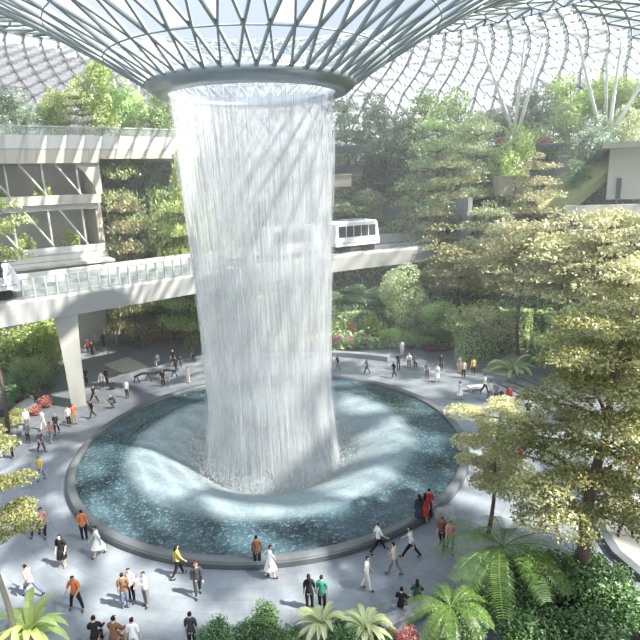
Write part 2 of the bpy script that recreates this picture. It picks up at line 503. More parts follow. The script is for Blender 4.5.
ceil = link('ceiling', npmesh('ceiling', SV, SF), MAT['roof_steel']); tag(ceil, kind='structure')
link('glazing', npmesh('glazing', GV, GF, mi=GM), [MAT['glass_clear'], MAT['glass_frit'], MAT['glass_grey']], ceil)
MAT['louvre'] = glassmat('white sun louvre', (.85, .85, .86), .6, (.66, .67, .68), .05)
link('sun_louvre', npmesh('sun_louvre', hv, hf_), MAT['louvre'], ceil)
# steel ring that edges the round opening
rg = MB()
rg.lathe([(5.2, -.40), (5.4, -.58), (6.0, -.48), (6.45, -.12), (6.58, .1), (6.45, .26), (6.2, .3), (5.4, -.1), (5.2, -.2), (5.2, -.40)], (PC[0], PC[1], RH), 96)
rg.build('opening_ring', MAT['ring_metal'], ceil, True)

# ---------------- round pool
pool = empty('pool', (PC[0], PC[1], 0), 0, 'round sunken pool with a dark stone rim catching the waterfall', 'pool')
pr = MB()
pr.lathe([(PR + .02, 0), (PR + .02, .40), (PR - .05, .45), (PR - .46, .45), (PR - .50, .42), (PR - .50, -.6)], (0, 0, 0), 128)
pr.build('rim', MAT['rim_stone'], pool, True)
kb = MB(); kb.lathe([(PR + .03, 0.0), (PR + .06, .02), (PR + .06, .30), (PR + .02, .33)], (0, 0, 0), 128); kb.build('rim_skirt', MAT['dark_stone'], pool)
wprof = [(PR - .49, .28), (12.2, .285), (11.3, .29), (10.6, .31), (10.0, .34), (9.5, .345), (9.0, .31), (8.3, .18), (7.3, -.14), (6.3, -.52), (5.3, -1.05), (4.6, -1.5), (3.6, -1.75), (.05, -1.85)]
# smooth the profile
wp = []
for i in range(len(wprof) - 1):
    for k in range(4):
        t = k / 4; wp.append((wprof[i][0] * (1 - t) + wprof[i + 1][0] * t, wprof[i][1] * (1 - t) + wprof[i + 1][1] * t))
wp.append(wprof[-1])
wb = MB(); wb.lathe(wp, (0, 0, 0), 160); wb.build('water', water_material(), pool, True)
bs = MB(); bs.lathe([(PR - .50, -.6), (PR - .50, -3.0), (.05, -3.0)], (0, 0, 0), 64); bs.build('basin', MAT['dark_stone'], pool)

# ---------------- waterfall
wf = empty('waterfall', (PC[0], PC[1], -1.65), 0, 'broad white column of water falling from the ring in the roof into the pool', 'waterfall')
ztop = RH - .45 + 1.65
for nm, rt, rb, lo, hi, sc, g in (('outer_sheet', 5.08, 4.15, .06, .44, 1.0, (.37, .64)), ('second_sheet', 4.75, 3.9, .08, .32, 1.35, (.37, .64)), ('inner_sheet', 3.5, 2.8, .04, .20, 1.5, (.38, .62)), ('spray_veil', 5.22, 4.35, 0.0, .30, .8, (.46, .68))):
    q = MB(); pf = []
    for k in range(25):
        t = k / 24; z = ztop * (1 - t)
        r = rb + (rt - rb) * (1 - t) ** 1.7
        if t > .82: r += (t - .82) * (4.5 if nm in ('outer_sheet', 'spray_veil') else 1.0)
        pf.append((r, z))
    q.lathe(pf, (0, 0, 0), 120); q.build(nm, fall_material('falling water ' + nm, lo, hi, sc, gain=g), wf, True)
# single threads of water and drops that break out of the sheet
V, Q = [], []
for i in range(3800):
    a = rng.uniform(0, 2 * PI); t0 = rng.uniform(0, .97) ** .9; L = rng.uniform(1.0, 4.5); wd = rng.uniform(.008, .026); rj = rng.normal(0, .10)
    z1 = ztop * (1 - t0); z0 = max(.05, z1 - L)
    for zz in (z1, z0):
        t = 1 - zz / ztop
        r = 4.2 + (5.12 - 4.2) * (1 - t) ** 1.7 + rj + (max(0, t - .8) * 3.4)
        x, y = r * math.cos(a), r * math.sin(a); tx, ty = -math.sin(a) * wd, math.cos(a) * wd; nx, ny = math.cos(a) * wd, math.sin(a) * wd
        V += [(x - tx, y - ty, zz), (x + nx, y + ny, zz), (x + tx, y + ty, zz), (x - nx, y - ny, zz)]
    b = len(V) - 8
    Q += [(b + k, b + (k + 1) % 4, b + 4 + (k + 1) % 4, b + 4 + k) for k in range(4)]
MAT['thread'] = glassmat('water thread', (1, 1, 1), .30, (.75, .77, .79), .05)
th = link('water_threads', npmesh('water_threads', V, Q), MAT['thread'], wf); th['kind'] = 'stuff'
# spray thrown up where the water lands
sp_v, sp_f = [], []
for i in range(9000):
    a = rng.uniform(0, 2 * PI); r = 4.5 + abs(rng.normal(0, 1.0)); z = .15 + abs(rng.normal(0, 1.0)) * max(.15, 1 - (r - 4.6) / 2.6) + max(0, (r - 4.6)) * .36
    s = rng.uniform(.018, .05); c = np.array([r * math.cos(a), r * math.sin(a), z]); b = len(sp_v)
    sp_v += [c + np.array(d) * s for d in ((1, 0, 0), (0, 1, 0), (-1, 0, 0), (0, -1, 0), (0, 0, 1.6), (0, 0, -1.6))]
    sp_f += [(b, b + 1, b + 4), (b + 1, b + 2, b + 4), (b + 2, b + 3, b + 4), (b + 3, b, b + 4), (b + 1, b, b + 5), (b + 2, b + 1, b + 5), (b + 3, b + 2, b + 5), (b, b + 3, b + 5)]
sy = link('spray', npmesh('spray', sp_v, sp_f), MAT['thread'], wf); sy['kind'] = 'stuff'

# ---------------- terraced planted hillside around the back of the plaza
TH = [-35, 0, 30, 41, 50, 60, 80, 95, 104, 112, 122, 128]
TR0 = [33, 31, 33, 34, 28, 25.5, 22, 22.5, 26.5, 31, 35, 37.5]


def rho0(deg): return float(np.interp(deg, TH, TR0))


STEPS_R = [0, 3.5, 8, 13, 18, 24]           # terrace fronts beyond rho0
STEPS_Z = [1.0, 3.2, 7.0, 11.5, 16.0, 22.2]
STEPS_C = [0, 4, 14, 19, 23, 29]           # room for the bridge
STEPS_L = [0, 3.0, 6.0, 8.0, 10.0, 12.0]    # the planted wall on the left is steeper


def steps_at(deg):
    t = min(1, max(0, (deg - 98) / 12)); u = min(1, max(0, (deg - 48) / 12))
    return [(a * (1 - u) + b * u) * (1 - t) + c * t for a, b, c in zip(STEPS_R, STEPS_C, STEPS_L)]


def ground_z(x, y):
    dx, dy = x - PC[0], y - PC[1]
    deg = math.degrees(math.atan2(dy, dx)); rho = math.hypot(dx, dy)
    if deg < -35 or deg > 128: return 0.0
    z = 0.0; base = rho0(deg)
    for s, h in zip(steps_at(deg), STEPS_Z):
        if rho >= base + s: z = h
    return z


degs = np.linspace(-35, 128, 90)
for i in range(6):
    wm = MB(); P = []; z0 = STEPS_Z[i - 1] if i else 0.0; z1 = STEPS_Z[i]
    for d in degs:
        a = math.radians(d); st = steps_at(d); r0 = rho0(d) + st[i]; r1 = rho0(d) + st[i + 1] + .3 if i < 5 else 78
        u = (math.cos(a), math.sin(a))
        for r, z in ((r0, z0 - .3), (r0, z1 + .12), (r0 + .35, z1 + .12), (r0 + .35, z1), (r1, z1)):
            P.append((PC[0] + u[0] * r, PC[1] + u[1] * r, z))
    Q = []; Mi = []
    for k in range(len(degs) - 1):
        for j in range(4):
            Q.append((k * 5 + j, k * 5 + j + 1, (k + 1) * 5 + j + 1, (k + 1) * 5 + j)); Mi.append(1 if j == 3 else 0)
    wm.add(P, Q); wm.m = Mi
    o = wm.build('terrace_wall', [MAT['wall_stone'], MAT['soil']]); tag(o, kind='structure')

# ---------------- bright humid air of the glasshouse
hz = MB(); hz.lathe([(.05, .05), (52, .05), (52, 20), (38, 29.5), (.05, 29.5)], (PC[0] + 6, PC[1] + 44, 0), 32)
m, nt, ns, lk = nmat('humid air'); out = N(nt, 'OutputMaterial'); vo = N(nt, 'VolumeScatter', Density=.0042, Anisotropy=.2); vo.inputs[0].default_value = (.95, .98, 1, 1); lk.new(vo.outputs[0], out.inputs['Volume'])
hz = hz.build('haze', m); tag(hz, 'thin bright humid haze filling the glasshouse', 'haze', kind='stuff')

# ================================================================== PLANTS
def leaves(c, size, flat=.5, asp=.5, fold=True, rg_=None):
    """one small folded leaf at every point of c; flat=1 lays them level"""
    n = len(c); g = rg_ or rng
    nr = g.normal(size=(n, 3)); nr[:, 2] = np.abs(nr[:, 2]) + flat * 2.2
    nr /= np.linalg.norm(nr, axis=1, keepdims=True)
    d = g.normal(size=(n, 3)); d -= nr * (d * nr).sum(1, keepdims=True); d /= np.linalg.norm(d, axis=1, keepdims=True)
    s = np.cross(nr, d)
    L = (size * g.uniform(.65, 1.3, n))[:, None]; W = L * asp
    base = c - d * L * .5; tip = c + d * L * .5 - nr * L * .12
    l_ = c + s * W * .5 + nr * W * .12; r_ = c - s * W * .5 + nr * W * .12
    V = np.stack([base, r_, tip, l_], 1).reshape(-1, 3)
    Fq = np.arange(4 * n, dtype=np.int32).reshape(-1, 4)
    return V, Fq


def cat(parts):
    V, Q, o = [], [], 0
    for v, q in parts:
        V.append(v); Q.append(q + o); o += len(v)
    return np.concatenate(V), np.concatenate(Q)


def pad(c, rx, rz, n):
    """points of a flattened leaf pad, fuller on top"""
    u = rng.normal(size=(n, 3)); u /= np.linalg.norm(u, axis=1, keepdims=True)
    rad = rng.uniform(.35, 1, n)[:, None] ** .6
    p = u * rad * np.array([rx, rx, rz]); p[:, 2] = np.abs(p[:, 2]) * 1.1 - rz * .25
    return p + np.asarray(c)


def blob(c, r, rz, n, sh=.75):
    u = rng.normal(size=(n, 3)); u /= np.linalg.norm(u, axis=1, keepdims=True)
    return u * rng.uniform(sh, 1.05, n)[:, None] * np.array([r, r, rz]) + np.asarray(c)


def tiered_tree(H=10, R=4, tiers=6, nb=6, nl=3600, ls=.30, z0=.22, lean=(0, 0), top=.35, padr=.30, tr=.16, rz=.28):
    """trunk, boughs in storeys, a flat pad of leaves on every bough"""
    t = b = MB(); pts = []
    zs = [H * (k / 7) * .97 for k in range(8)]
    tp = lambda z: np.array([lean[0] * (z / H) ** 1.2 + .05 * R * math.sin(z * .9), lean[1] * (z / H) ** 1.2 + .04 * R * math.cos(z * .7), z])
    t.tube([tp(z) for z in zs], [tr * (1 - .82 * z / H) for z in zs], 8)
    spec = []
    for i in range(tiers):
        f = i / max(1, tiers - 1); z = H * (z0 + (1 - z0) * .93 * f)
        rr = R * (1 - (1 - top) * f ** 1.3) * (0.85 if i == 0 else 1)
        n = max(3, int(nb * (1 - .35 * f)))
        a0 = rng.uniform(0, 6.28)
        for k in range(n):
            a = a0 + k * 2 * PI / n + rng.normal(0, .22); L = rr * rng.uniform(.62, 1.05)
            p0 = tp(min(z - .05 * H, .93 * H)); dz = L * rng.uniform(.06, .22)
            p1 = p0 + np.array([math.cos(a) * L * .5, math.sin(a) * L * .5, dz * .8]); p2 = p0 + np.array([math.cos(a) * L, math.sin(a) * L, dz])
            b.tube([p0, p1, p2], [tr * .34, tr * .2, tr * .07], 5)
            for q, w_ in ((p2, 1.0), (p1, .85), ((p1 + p2) / 2 + rng.normal(0, .12 * R, 3) * [1, 1, .1], .8)): spec.append((q, w_ * R * padr * rng.uniform(.8, 1.2)))
    spec.append((tp(H) - [0, 0, .1], R * padr * .8))
    tot = sum(r * r for _, r in spec)
    for q, r in spec:
        m = int(nl * r * r / tot) + 3
        pts.append(pad(q + np.array([0, 0, .05 * R]), r, r * rz + .08, m))
    V, Q = leaves(np.concatenate(pts), ls, .28)
    return t.mesh('trunk', True), None, npmesh('crown', V, Q)


def round_tree(H=8, R=3, nl=3600, ls=.28, nbl=14, z0=.3, tr=.14, flat=.25, sh=.7):
    t = b = MB(); pts = []
    zs = [H * k / 5 * .85 for k in range(6)]
    t.tube([(.06 * R * math.sin(z), .05 * R * math.cos(1.3 * z), z) for z in zs], [tr * (1 - .75 * z / H) for z in zs], 8)
    zc = H * (1 + z0) / 2; hz = H * (1 - z0) / 2
    spec = []
    for k in range(nbl):
        u = rng.normal(size=3); u /= np.linalg.norm(u); rr = rng.uniform(.35, .78)
        c = np.array([u[0] * R * rr, u[1] * R * rr, zc + u[2] * hz * rr]); br = rng.uniform(.30, .46) * min(R, hz * 1.1)
        spec.append((c, br)); b.tube([(0, 0, min(H * .6, max(H * .2, c[2] - .35 * H))), (c[0] * .5, c[1] * .5, c[2] - .12 * H), c], [tr * .4, tr * .25, tr * .08], 5)
    tot = sum(r * r for _, r in spec)
    for c, r in spec: pts.append(blob(c, r, r * .8, int(nl * r * r / tot) + 4, sh))
    V, Q = leaves(np.concatenate(pts), ls, flat)
    return t.mesh('trunk', True), None, npmesh('crown', V, Q)


def shrub_mesh(R=1, H=1.2, nl=900, ls=.16, nbl=7, flat=.2, asp=.45):
    s = MB(); pts = []
    for k in range(nbl):
        a = rng.uniform(0, 6.28); rr = R * rng.uniform(.1, .62); c = np.array([math.cos(a) * rr, math.sin(a) * rr, H * rng.uniform(.35, .72)])
        s.tube([(0, 0, 0), (c[0] * .5, c[1] * .5, c[2] * .55), c], [.05 * R, .035 * R, .012 * R], 5)
        pts.append(blob(c, R * .42, H * .30, nl // nbl, .45))
    V, Q = leaves(np.concatenate(pts), ls, flat, asp); V[:, 2] = np.maximum(V[:, 2], .02)
    return s.mesh('stems', True), None, npmesh('foliage', V, Q)


def frond_mesh(L=3.0, npin=30, pl=.55, droop=.55, rise=.7, pw=.022, seg=14):
    """one arching frond along +X: stalk with rows of leaflets"""
    P = []
    for k in range(seg + 1):
        t = k / seg; P.append(np.array([L * t * (1 - .12 * t), 0, L * (rise * t - (rise + droop) * .62 * t * t)]))
    m = MB(); m.tube(P, [.028 * (1 - .8 * k / seg) for k in range(seg + 1)], 5)
    V = []; Q = []
    for k in range(npin):
        t = .12 + .88 * (k + .5) / npin; f = t * seg; i = min(seg - 1, int(f)); p = P[i] + (P[i + 1] - P[i]) * (f - i)
        d = (P[i + 1] - P[i]); d /= np.linalg.norm(d)
        l_ = pl * math.sin(PI * min(1, .12 + .88 * (1 - t) ** .75)) * 1.0 + .05
        for sg in (-1, 1):
            s = np.array([0, sg, 0]); tip = p + s * l_ * .93 + d * l_ * .35 - np.array([0, 0, .14 * l_])
            mid = p + s * l_ * .5 + d * l_ * .12 + np.array([0, 0, .05 * l_])
            b = len(V); tip = tip + rng.normal(0, .03, 3); V += [p - d * pw * .5, p + d * pw * .5, mid + d * pw * .6, tip, mid - d * pw * .6]
            Q += [(b, b + 1, b + 2, b + 4), (b + 4, b + 2, b + 3, b + 3)]
    for q in Q:
        vs_ = [V[i] for i in q]
        m.add(vs_[:3] if q[2] == q[3] else vs_, [(0, 1, 2)] if q[2] == q[3] else [(0, 1, 2, 3)])
    return m.mesh('frond')


def strap_mesh(L=1.3, W=.16, rise=.9, droop=.9, seg=8):
    m = MB(); V = []
    for k in range(seg + 1):
        t = k / seg; w_ = W * (.5 + 1.2 * t) * (1 - t ** 2.2) + .004; x = L * t * (1 - .15 * t); z = L * (rise * t - (rise + droop) * .55 * t * t)
        V += [(x, -w_, z + w_ * .35), (x, 0, z), (x, w_, z + w_ * .35)]
    Q = []
    for k in range(seg):
        for j in range(2): Q.append((k * 3 + j, k * 3 + j + 1, (k + 1) * 3 + j + 1, (k + 1) * 3 + j))
    return m.add(V, Q).mesh('leaf')


def set_mat(o, m):
    """material on the object, so meshes can be shared"""
    if len(o.data.materials) == 0: o.data.materials.append(m)
    o.material_slots[0].link = 'OBJECT'; o.material_slots[0].material = m


LEAFY = ('tiered', 'tieredB', 'tieredC', 'round', 'roundB', 'cone', 'shrub', 'shrubB')
ME = {
    'tiered': tiered_tree(10, 4, 6, 7, 6500, .32, padr=.36, rz=.42),
    'tieredB': tiered_tree(10, 4, 7, 6, 6500, .32, z0=.15, top=.35, padr=.36, rz=.42),
    'tieredC': tiered_tree(10, 4, 6, 7, 6500, .34, z0=.2, top=.5, padr=.40, rz=.42),
    'tall': tiered_tree(10, 4, 5, 7, 6500, .34, z0=.60, top=.6, padr=.38, rz=.42),
    'round': round_tree(10, 4, 6500, .36, nbl=18, z0=.15),
    'roundB': round_tree(10, 4, 6500, .36, nbl=24, z0=.05),
    'cone': tiered_tree(10, 4, 9, 7, 7000, .33, z0=.06, top=.3, padr=.36, rz=.6),
    'shrub': shrub_mesh(1, 1.3, 900, .17),
    'shrubB': shrub_mesh(1, 1.1, 800, .22, 6, .1, .3),
}
SIZE = {'shrub': (1.0, 1.3), 'shrubB': (1.0, 1.1)}


def plant(name, kind, pos, H, R, leaf, label, cat_, group=None, bark='bark'):
    t, b, c = ME[kind]; r0, h0 = SIZE.get(kind, (4.0, 10.0))
    e = empty(name, pos, rng.uniform(0, 6.28), label, cat_, group)
    for nm, me, m in (('stem' if kind.startswith('shrub') else 'trunk', t, MAT[bark]), ('branches', b, MAT[bark]), ('foliage' if kind.startswith('shrub') else 'crown', c, MAT[leaf])):
        if me is None: continue
        o = link(nm, me, None, e); set_mat(o, m)
    e.scale = (R / r0, R / r0, H / h0)
    return e


def tree_px(kind, px, ytop, Y, wpx, leaf, label, zb=None, name='tree', group=None, bark='bark'):
    P = aty(px, ytop, Y); z = ground_z(P[0], P[1]) if zb is None else zb
    return plant(name, kind, (P[0], P[1], z), max(2.0, P[2] - z), wpx / 2 * mpp(P), leaf, label, 'tree', group, bark)


# ---- trees on the hillside: kind, x, y of the top, distance, width, leaf, label
HILL = [
    ('cone', 345, 96, 82, 66, 'leaf_teal', 'blue-green bushy tree on the top terrace just right of the waterfall under the roof ring'),
    ('round', 384, 92, 82, 60, 'leaf_teal', 'blue-green rounded tree on the top terrace, second to the right of the waterfall'),
    ('cone', 424, 92, 82, 66, 'leaf_mid', 'green tree on the top terrace below the far end of the funnel roof'),
    ('round', 462, 88, 80, 62, 'leaf_mid', 'broad green tree on the top terrace left of the three slanting white columns'),
    ('roundB', 497, 100, 86, 56, 'leaf_teal', 'dull green tree behind the feet of the middle slanting columns'),
    ('round', 538, 86, 82, 60, 'leaf_teal', 'grey-green tree on the top terrace right of the middle slanting columns'),
    ('round', 572, 74, 84, 60, 'leaf_lime', 'bright yellow-green tree between the two groups of slanting columns on the right'),
    ('round', 608, 62, 84, 66, 'leaf_lime', 'tallest yellow-green tree at the right behind the slanting columns'),
    ('roundB', 640, 66, 82, 60, 'leaf_lime', 'yellow-green tree cut by the right edge of the picture, topmost there'),
    ('cone', 362, 128, 84, 70, 'leaf_teal', 'dense blue-green tree above the dark balcony right of the waterfall'),
    ('tiered', 398, 126, 84, 76, 'leaf_teal', 'layered blue-green tree uphill of the monorail car'),
    ('tieredB', 438, 114, 74, 84, 'leaf_mid', 'tall layered green tree in the middle of the hillside, upper row'),
    ('tieredC', 476, 120, 73, 76, 'leaf_pale', 'pale layered tree below the left foot of the slanting columns'),
    ('round', 514, 122, 72, 48, 'leaf_lime', 'small round lime-green tree at the foot of the middle slanting columns'),
    ('round', 556, 104, 76, 62, 'leaf_mid', 'rounded green tree above the dark ledge with red planting'),
    ('roundB', 598, 100, 74, 66, 'leaf_teal', 'grey-green tree below the right-hand slanting columns'),
    ('round', 628, 104, 74, 46, 'leaf_pale', 'pale tree beside the roof slab of the right-hand building'),
    ('round', 350, 150, 84, 40, 'leaf_teal', 'dark blue-green tree under the balcony beside the falling water'),
    ('roundB', 402, 158, 84, 84, 'leaf_teal', 'big dark blue-green tree right above the tunnel mouth of the bridge'),
    ('round', 358, 190, 79, 64, 'leaf_pale', 'light green tree directly above the roof of the monorail car'),
    ('roundB', 404, 196, 82, 46, 'leaf_mid', 'mid green tree over the grey tunnel mouth'),
    ('tiered', 452, 158, 72, 96, 'leaf_yellow', 'wide pale layered tree in the centre of the hillside right of the bridge end'),
    ('tieredB', 440, 206, 70, 60, 'leaf_yellow', 'yellowish layered tree standing at the end of the bridge'),
    ('tieredC', 490, 206, 64, 66, 'leaf_pale', 'green layered tree below the tan box on the hillside'),
    ('tieredB', 536, 158, 66, 82, 'leaf_light', 'tall pale yellow layered tree right of the tan box'),
    ('cone', 577, 158, 70, 44, 'leaf_dark', 'dark green tree in front of the sloping grass ramp'),
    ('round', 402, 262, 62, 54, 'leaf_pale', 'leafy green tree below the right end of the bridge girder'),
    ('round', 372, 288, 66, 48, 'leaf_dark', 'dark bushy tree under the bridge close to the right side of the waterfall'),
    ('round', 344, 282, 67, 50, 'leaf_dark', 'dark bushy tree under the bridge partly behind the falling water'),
    ('tall', 462, 246, 62, 82, 'leaf_yellow', 'olive layered tree above the clipped hedge, left one'),
    ('roundB', 478, 292, 57, 70, 'leaf_light', 'light round tree leaning over the left end of the clipped hedge'),
    ('round', 438, 300, 60, 50, 'leaf_mid', 'green tree left of the clipped hedge behind the orange flowers'),
    ('tall', 524, 226, 56, 100, 'leaf_light', 'broad pale yellow tree over the right end of the clipped hedge'),
    ('tall', 566, 238, 52, 110, 'leaf_light', 'wide pale yellow layered tree in front of the lower balcony on the right'),
    ('tall', 606, 216, 50, 92, 'leaf_light', 'pale layered tree with a thin forked trunk before the right-hand building'),
    ('tall', 634, 262, 46, 96, 'leaf_light', 'yellowish layered tree at the right edge behind the big near tree'),
    ('roundB', 590, 300, 50, 90, 'leaf_light', 'pale bushy tree just above the crown of the big near tree'),
]
for k_, px, yt, Y, wp_, lf, lab in HILL: tree_px(k_, px, yt, Y, wp_, lf, lab, group='trees on the terraced hillside')

LEFTT = [
    ('tiered', 118, 160, 66, 60, 'leaf_olive', 'layered olive tree at the left end of the planted wall beside the cream building'),
    ('round', 172, 148, 64.5, 62, 'leaf_lime', 'bright lime-green tree high on the planted wall left of the waterfall'),
    ('roundB', 142, 146, 70, 56, 'leaf_dark', 'dark green tree under the roof terrace in the middle of the planted wall'),
    ('tieredB', 122, 196, 63.5, 66, 'leaf_yellow', 'layered yellow-green tree in the lower row of the planted wall, beside the cream building'),
    ('tieredC', 178, 198, 62, 62, 'leaf_lime', 'bright layered tree in the lower row of the planted wall, beside the waterfall'),
    ('round', 103, 226, 68, 44, 'leaf_dark', 'dark bushy tree at the foot of the planted wall above the bridge railing'),
    ('round', 150, 226, 66.5, 56, 'leaf_dark', 'dark tree between the two layered trees above the bridge'),
    ('roundB', 200, 172, 66, 56, 'leaf_mid', 'green tree half hidden by the left edge of the falling water'),
    ('round', 205, 236, 62, 50, 'leaf_olive', 'olive tree behind the left edge of the falling water just above the bridge'),
]
for k_, px, yt, Y, wp_, lf, lab in LEFTT: tree_px(k_, px, yt, Y, wp_, lf, lab, group='trees of the planted wall')
ROOFT = [
    ('round', 12, 88, 65, 60, 'leaf_teal', 'grey-green tree on the left roof terrace at the edge of the picture'),
    ('roundB', 50, 76, 67, 42, 'leaf_lime', 'small lime-green tree on the left roof terrace'),
    ('tieredC', 78, 92, 67, 50, 'leaf_pale', 'pale open tree on the left roof terrace right of the lime one'),
    ('round', 92, 54, 68, 52, 'leaf_lime', 'tallest bright green tree on the left roof terrace beside the slanting columns'),
    ('roundB', 122, 68, 71, 52, 'leaf_mid', 'green tree behind the slanting columns of the left roof terrace'),
    ('round', 152, 82, 71, 54, 'leaf_mid', 'green tree under the left tip of the roof ring'),
    ('tiered', 182, 88, 73, 50, 'leaf_teal', 'grey-green layered tree on the left roof terrace next to the waterfall'),
]
for k_, px, yt, Y, wp_, lf, lab in ROOFT: tree_px(k_, px, yt, Y, wp_, lf, lab, zb=22.6, group='trees on the left roof terrace', bark='bark_pale')

# leafy cover over the terraces
pts = []
while sum(len(p) for p in pts) < 60000:
    d = rng.uniform(-12, 123, 4000); rr_ = rng.uniform(0.4, 36, 4000)
    P = np.zeros((4000, 3))
    for i in range(4000):
        a = math.radians(d[i]); r = rho0(d[i]) + rr_[i]
        P[i, 0] = PC[0] + r * math.cos(a); P[i, 1] = PC[1] + r * math.sin(a); P[i, 2] = ground_z(P[i, 0], P[i, 1])
    k = rng.uniform(size=4000) < .5
    P[:, 2] += np.abs(rng.normal(0, .45, 4000)) + .1
    # hanging over the wall fronts
    for i in np.nonzero(k)[0]:
        st = steps_at(d[i]); j = rng.integers(0, 6); z1 = STEPS_Z[j]; z0 = STEPS_Z[j - 1] if j else 0
        a = math.radians(d[i]); r = rho0(d[i]) + st[j] - abs(rng.normal(0, .22)) - .08
        P[i] = (PC[0] + r * math.cos(a), PC[1] + r * math.sin(a), z1 + .35 - (z1 - z0) * rng.uniform() ** 1.5)
    pts.append(P)
V, Q = leaves(np.concatenate(pts), .50, .1, .6)
o = link('undergrowth', npmesh('undergrowth', V, Q), MAT['leaf_mid']); tag(o, 'leafy undergrowth covering the hillside terraces and their walls', 'undergrowth', kind='stuff')

# ================================================================== BRIDGE AND MONORAIL
BZ = 10.2
BP = [(-70, 314), (-30, 308.5), (0, 303.5), (30, 299), (60, 294.5), (100, 288.5), (150, 281), (200, 273.5), (250, 266.5), (300, 260), (335, 255.5), (380, 250.5), (415, 247.5), (440, 245.5)]
BPATH = []
for i in range(len(BP) - 1):
    for k in range(5):
        t = k / 5; BPATH.append(tuple(atz(BP[i][0] * (1 - t) + BP[i + 1][0] * t, BP[i][1] * (1 - t) + BP[i + 1][1] * t, BZ)))
BPATH.append(tuple(atz(*BP[-1], BZ)))
# smooth the plan curve
for it in range(6):
    BPATH = [BPATH[0]] + [tuple((np.array(BPATH[i - 1]) + 2 * np.array(BPATH[i]) + np.array(BPATH[i + 1])) / 4) for i in range(1, len(BPATH) - 1)] + [BPATH[-1]]
BPATH = [(p[0], p[1], BZ) for p in BPATH]
blen = [0.0]
for i in range(1, len(BPATH)): blen.append(blen[-1] + math.hypot(BPATH[i][0] - BPATH[i - 1][0], BPATH[i][1] - BPATH[i - 1][1]))


def bridge_at(s, side=0.0):
    i = max(0, min(len(BPATH) - 2, int(np.searchsorted(blen, s)) - 1)); t = (s - blen[i]) / (blen[i + 1] - blen[i])
    a, b = np.array(BPATH[i]), np.array(BPATH[i + 1]); d = (b - a) / np.linalg.norm(b - a)
    p = a + (b - a) * t + np.array([d[1], -d[0], 0]) * side
    return p, math.atan2(d[1], d[0])


def s_at_px(px):
    best = min(range(len(BPATH)), key=lambda i: abs(320 + F * np.dot(np.array(BPATH[i]) - CAM, RT) / np.dot(np.array(BPATH[i]) - CAM, FW) - px))
    return blen[best]


bridge = empty('bridge', BPATH[0], 0, 'long white curved bridge crossing behind the waterfall with glass railing', 'bridge')
off = Vector(BPATH[0])


def bpart(name, mb, mats, smooth=False, parent=None):
    mb.v = [(v[0] - off.x, v[1] - off.y, v[2] - off.z) for v in mb.v]
    return mb.build(name, mats, parent or bridge, smooth)


g = MB(); g.strip(BPATH, [(0, 0), (.02, -.25), (-.35, -1.95), (-6.2, -1.95), (-6.6, -.25), (-6.6, 0)]); bpart('girder', g, MAT['bridge_white'])
g = MB(); g.strip(BPATH, [(-1.6, .02), (-1.6, .42), (-2.3, .42), (-2.3, .02)]); g.strip(BPATH, [(-4.0, .02), (-4.0, .42), (-4.7, .42), (-4.7, .02)]); bpart('track_beam', g, MAT['wall_stone'])
s_0 = s_at_px(22); s_end = s_at_px(232); npan = 22; ds = (s_end - s_0) / npan
rail = MB()
for side in (-.12,): rail.strip([tuple(bridge_at(s_0 + (s_end - s_0) * k / 60, side)[0]) for k in range(61)], [(0, 1.55), (.05, 1.62), (-.05, 1.62)], closed=True)
bpart('handrail', rail, MAT['white_steel'])
for k in range(npan):
    p, a = bridge_at(s_0 + ds * k + .02, -.12); q = MB()
    q.box((p[0], p[1], p[2] + .8), (.12, .14, 1.6), a); bpart('railing_post', q, MAT['grey_steel'])
    p, a = bridge_at(s_0 + ds * (k + .5), -.12); q = MB(); q.box((p[0], p[1], p[2] + .8), (ds - .16, .05, 1.4), a); bpart('glass_panel', q, MAT['glass_rail'])
g = MB(); g.strip([tuple(bridge_at(blen[-1] * k / 60, -6.5)[0]) for k in range(61)], [(0, 0), (.04, 0), (.04, 1.2), (0, 1.2)]); bpart('rear_parapet', g, MAT['white_wall'])
# supporting column
cb = atz(79, 405, 0)
cl = MB()
for z, hw, hd in ((0, .60, .5), (4, .68, .55), (7.2, .82, .66), (8.27, .92, .75)):
    cl.v += [(-hw, -hd, z), (hw, -hd, z), (hw, hd, z), (-hw, hd, z)]
for i in range(3):
    b = i * 4; cl.f += [(b + j, b + (j + 1) % 4, b + 4 + (j + 1) % 4, b + 4 + j) for j in range(4)]
cl.f += [(3, 2, 1, 0), (12, 13, 14, 15)]; cl.m = [0] * len(cl.f)
co = cl.build('bridge_column', MAT['column_grey']); co.location = (cb[0], cb[1], 0); co.rotation_euler.z = .45
tag(co, 'pale grey tapering column carrying the left part of the bridge', 'column')


